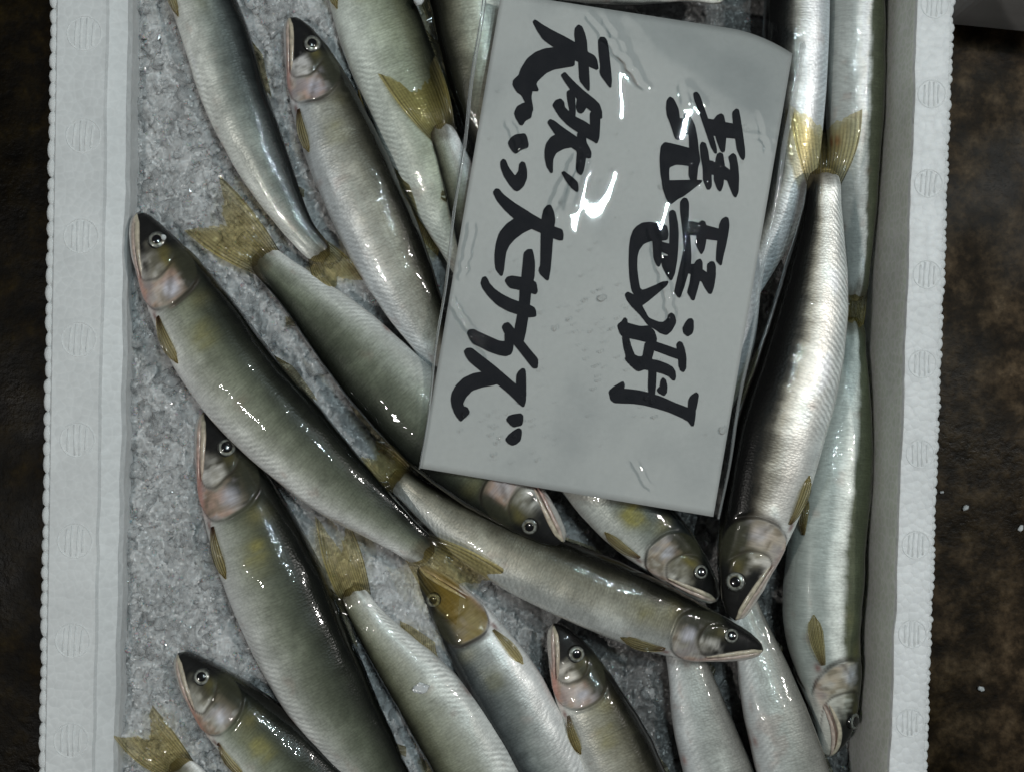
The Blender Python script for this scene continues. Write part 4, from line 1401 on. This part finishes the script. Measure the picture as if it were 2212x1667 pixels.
        [(848, 1520), (890, 1460), (960, 1405), (1015, 1375), (1048, 1395), (1050, 1450), (1035, 1530), (985, 1575), (932, 1592), (880, 1565)],
    ],
}
G = 2212.0 / 3024.0
si = 0
for (ox, oy), polys in STROKES.items():
    for poly in polys:
        pts = [((ox + x / 4.386) * G, (oy + y / 4.386) * G) for x, y in poly]
        sm = []
        for i in range(len(pts)):            # one corner-cutting pass
            a, b = pts[i], pts[(i + 1) % len(pts)]
            sm.append((a[0] * .87 + b[0] * .13, a[1] * .87 + b[1] * .13))
            sm.append((a[0] * .13 + b[0] * .87, a[1] * .13 + b[1] * .87))
        arr = np.array(sm)
        ar = np.sum(arr[:, 0] * np.roll(arr[:, 1], -1) - np.roll(arr[:, 0], -1) * arr[:, 1])
        tg = nrmz(np.roll(arr, -1, 0) - np.roll(arr, 1, 0))
        arr = arr + np.stack([tg[:, 1], -tg[:, 0]], -1) * (1.3 * np.sign(ar))      # ink spread
        sm = [tuple(q) for q in arr]
        tri = geometry.tessellate_polygon([[Vector((x, y, 0)) for x, y in sm]])
        zz = card_z(arr[:, 0], arr[:, 1]) + 0.00022 + si * 0.000002
        wv = WA(arr[:, 0], arr[:, 1], zz) - cl
        nrm_up = []
        for t in tri:
            a, b, c = (wv[q] for q in t)
            nrm_up.append(tuple(t) if np.cross(b - a, c - a)[2] > 0 else tuple(t)[::-1])
        obj("ink_stroke", mesh_np("ink_stroke", wv, nrm_up, smooth=False), M_INK, card)
        si += 1

# clear sleeve around the card
sl = thing("plastic_sleeve", "crinkled clear plastic sleeve over the white price card", "plastic sleeve", W(1320, 560, 0.022))
sll = np.array(sl.location)


def sleeve_sheet(name, n, m, lift, wr_amp):
    a = np.linspace(0, 1, n)[:, None]
    b = np.linspace(0, 1, m)[None, :]
    tx = 1046 + (1740 - 1046) * a
    ty = -58 + 112 * a + 26 * np.clip((a - .8) / .2, 0, 1) ** 2
    bx = 906 + (1554 - 906) * a
    by = 1012 + 106 * a
    px = tx * (1 - b) + bx * b + 6 * np.clip(a - .97, 0, 1) / .03 * np.sin(b * 7)
    py = ty * (1 - b) + by * b
    z = card_z(px, py)
    marg = np.clip(np.minimum(np.minimum(a, 1 - a) / .03, b / .035), 0, 1)
    xm, ym = px * PX, py * PX
    # broad pillows + sharp diagonal creases
    wv = .00034 * fbm(xm / .024, ym / .028, 21, 1) + .00010 * vnoise(xm / .012, ym / .016, 23) * sstep(.05, .30, vnoise(xm / .05, ym / .05, 61))
    cr = np.zeros_like(wv)
    for (x0, y0, x1, y1, amp, wid) in ((1270, 30, 1400, 190, .0007, 7), (1310, 40, 1385, 170, .0006, 9), (1480, 180, 1520, 230, .0005, 8), (1475, 180, 1482, 225, .0005, 7),
                                       (1190, 460, 1250, 330, .0007, 8), (1225, 450, 1265, 345, .0006, 8), (1500, 390, 1550, 360, .0007, 6), (1505, 350, 1520, 395, .0006, 6),
                                       (1410, 490, 1455, 690, .0006, 6), (1020, 480, 1000, 600, .0005, 6), (970, 640, 1060, 770, .0004, 6), (1500, 480, 1480, 640, .0005, 6),
                                       (1640, 240, 1665, 330, .0004, 6), (1600, 290, 1680, 300, .0004, 6), (1370, 990, 1410, 1060, .0003, 5), (1100, 260, 1130, 330, .0004, 5)):
        dx, dy = x1 - x0, y1 - y0
        ln = math.hypot(dx, dy)
        t = ((px - x0) * dx + (py - y0) * dy) / ln
        dd = ((px - x0) * dy - (py - y0) * dx) / ln
        dd = dd + 7 * vnoise(t / 14.0, t * 0 + x0 * .1, 31)
        fade = sstep(-12, 14, t) * (1 - sstep(ln - 14, ln + 12, t))
        cr = cr + 1.2 * amp * np.exp(-(dd / wid) ** 2) * fade
    fine = 0 * xm
    topw = .0034 * np.exp(-b / .035) * fbm(xm / .010, ym / .010, 51, 2) * (.4 + a)
    z = z + lift + (wv + cr + fine) * wr_amp * (.35 + .65 * marg) + topw * wr_amp
    return obj(name, mesh_np(name, WA(px, py, z).reshape(-1, 3) - sll, grid_faces(n, m)[:, ::-1]), M_FILM, sl)


sleeve_sheet("front_film", 260, 340, 0.0012, 1.0)
sleeve_sheet("back_film", 60, 80, -0.0011, 0.3)
# folded seam strips along the two long edges
for nm, e0, e1, wd in (("seam", (1046, -46), (906, 1012), 9), ("seam", (1742, 92), (1556, 1120), 13)):
    n = 60
    t = np.linspace(0, 1, n)[:, None]
    q = np.linspace(-1, 1, 7)[None, :]
    sgn = 1 if e0[0] < 1300 else -1
    px = e0[0] + (e1[0] - e0[0]) * t + sgn * wd * (.5 + .5 * q) * (1 - .6 * t) + 2.0 * np.sin(t * 23)
    py = e0[1] + (e1[1] - e0[1]) * t + 0 * q
    z = card_z(px, py) + .0019 + .0006 * np.cos(q * 1.5) + .0003 * vnoise(t * 40, q, 3)
    obj(nm, mesh_np(nm, WA(px, py, z).reshape(-1, 3) - sll, grid_faces(n, 7)[:, ::-1]), M_SEAM, sl)

# water droplets beaded on the film
dv_, df_ = [], []
hemi_r = [(1.0, 0.0), (.86, .35), (.55, .62), (.22, .74)]
cnt = 0
spots = [(1290, 700, 130, 90, 60), (1080, 900, 90, 80, 30), (1360, 880, 150, 90, 40), (1130, 960, 90, 40, 14), (1600, 300, 60, 80, 10), (1250, 500, 240, 280, 50)]
for cx, cy, sx_, sy_, nn in spots:
    for q in range(nn):
        px, py = rng.normal(cx, sx_ * .6), rng.normal(cy, sy_ * .6)
        left = 1083 + (908 - 1083) * (py + 16) / 1026 + 8
        right = 1706 + (1541 - 1706) * (py - 104) / 1011 - 8
        if not (left < px < right and 30 < py < 1000):
            continue
        r_ = rng.uniform(.00018, .00055) * (2.2 if rng.random() < .07 else 1)
        z0 = float(card_z(px, py)) + .0014 + float(.0003 * fbm(px * PX / .040, py * PX / .050, 21, 2))
        c0 = W(px, py, z0)
        ex, ey = rng.uniform(.8, 1.25), rng.uniform(.8, 1.5)
        st_ = cnt
        for rr_, hh_ in hemi_r:
            for j in range(8):
                an = 2 * math.pi * j / 8
                dv_.append(c0 + np.array([rr_ * r_ * ex * math.cos(an), rr_ * r_ * ey * math.sin(an), hh_ * r_ * .7]))
        dv_.append(c0 + np.array([0, 0, .78 * r_ * .7]))
        for k_ in range(3):
            for j in range(8):
                j2 = (j + 1) % 8
                a, b, c, d_ = st_ + k_ * 8 + j, st_ + k_ * 8 + j2, st_ + (k_ + 1) * 8 + j2, st_ + (k_ + 1) * 8 + j
                df_ += [(a, b, c), (a, c, d_)]
        for j in range(8):
            df_.append((st_ + 24 + j, st_ + 24 + (j + 1) % 8, st_ + 32))
        cnt += 33
dro = obj("water_droplets", mesh_np("water_droplets", np.array(dv_), df_), M_WATER)
tag(dro, "tiny water droplets beaded on the plastic sleeve", "water", kind="stuff")

# ------------------------------------------------------------------ loose bits of ice


def ice_bit(px, py, z, r, label, seed, flat=.6):
    bm = bmesh.new()
    bmesh.ops.create_icosphere(bm, subdivisions=2, radius=1.0)
    r_ = random.Random(seed)
    ax = (r_.uniform(.8, 1.6), r_.uniform(.6, 1.0), flat)
    for v in bm.verts:
        s_ = 1 + r_.uniform(-.22, .22)
        v.co = Vector((v.co.x * ax[0] * r * s_, v.co.y * ax[1] * r * s_, v.co.z * ax[2] * r * s_))
    for f in bm.faces:
        f.smooth = r_.random() < .5
    me = bpy.data.meshes.new("ice_chip")
    bm.to_mesh(me)
    bm.free()
    o = obj("ice_chip", me, M_CLEAR)
    o.location = W(px, py, z)
    o.rotation_euler.z = r_.uniform(0, 3.1)
    tag(o, label, "ice chip", "stray ice chips")


ice_bit(905, 2, .014, .0022, "white ice chip on a black fish back at the top edge", 1)
ice_bit(908, 1486, .0095, .0021, "flat white ice flake on the pale fish at the lower edge", 2, .35)
ice_bit(353, 512, .0195, .0011, "tiny white ice flake on the eye of the diagonal fish", 3, .5)
ice_bit(2086, 1096, FLOOR_Z + .0013, .0017, "ice crumb on the wet floor right of the box, the largest", 4)
ice_bit(2119, 1486, FLOOR_Z + .0010, .0013, "ice crumb on the wet floor right of the box, lowest", 5)
ice_bit(2205, 1140, FLOOR_Z + .0010, .0012, "ice crumb on the wet floor at the right photo edge", 6)
ice_bit(2035, 1062, FLOOR_Z + .0008, .0010, "ice crumb on the wet floor closest to the box", 7)
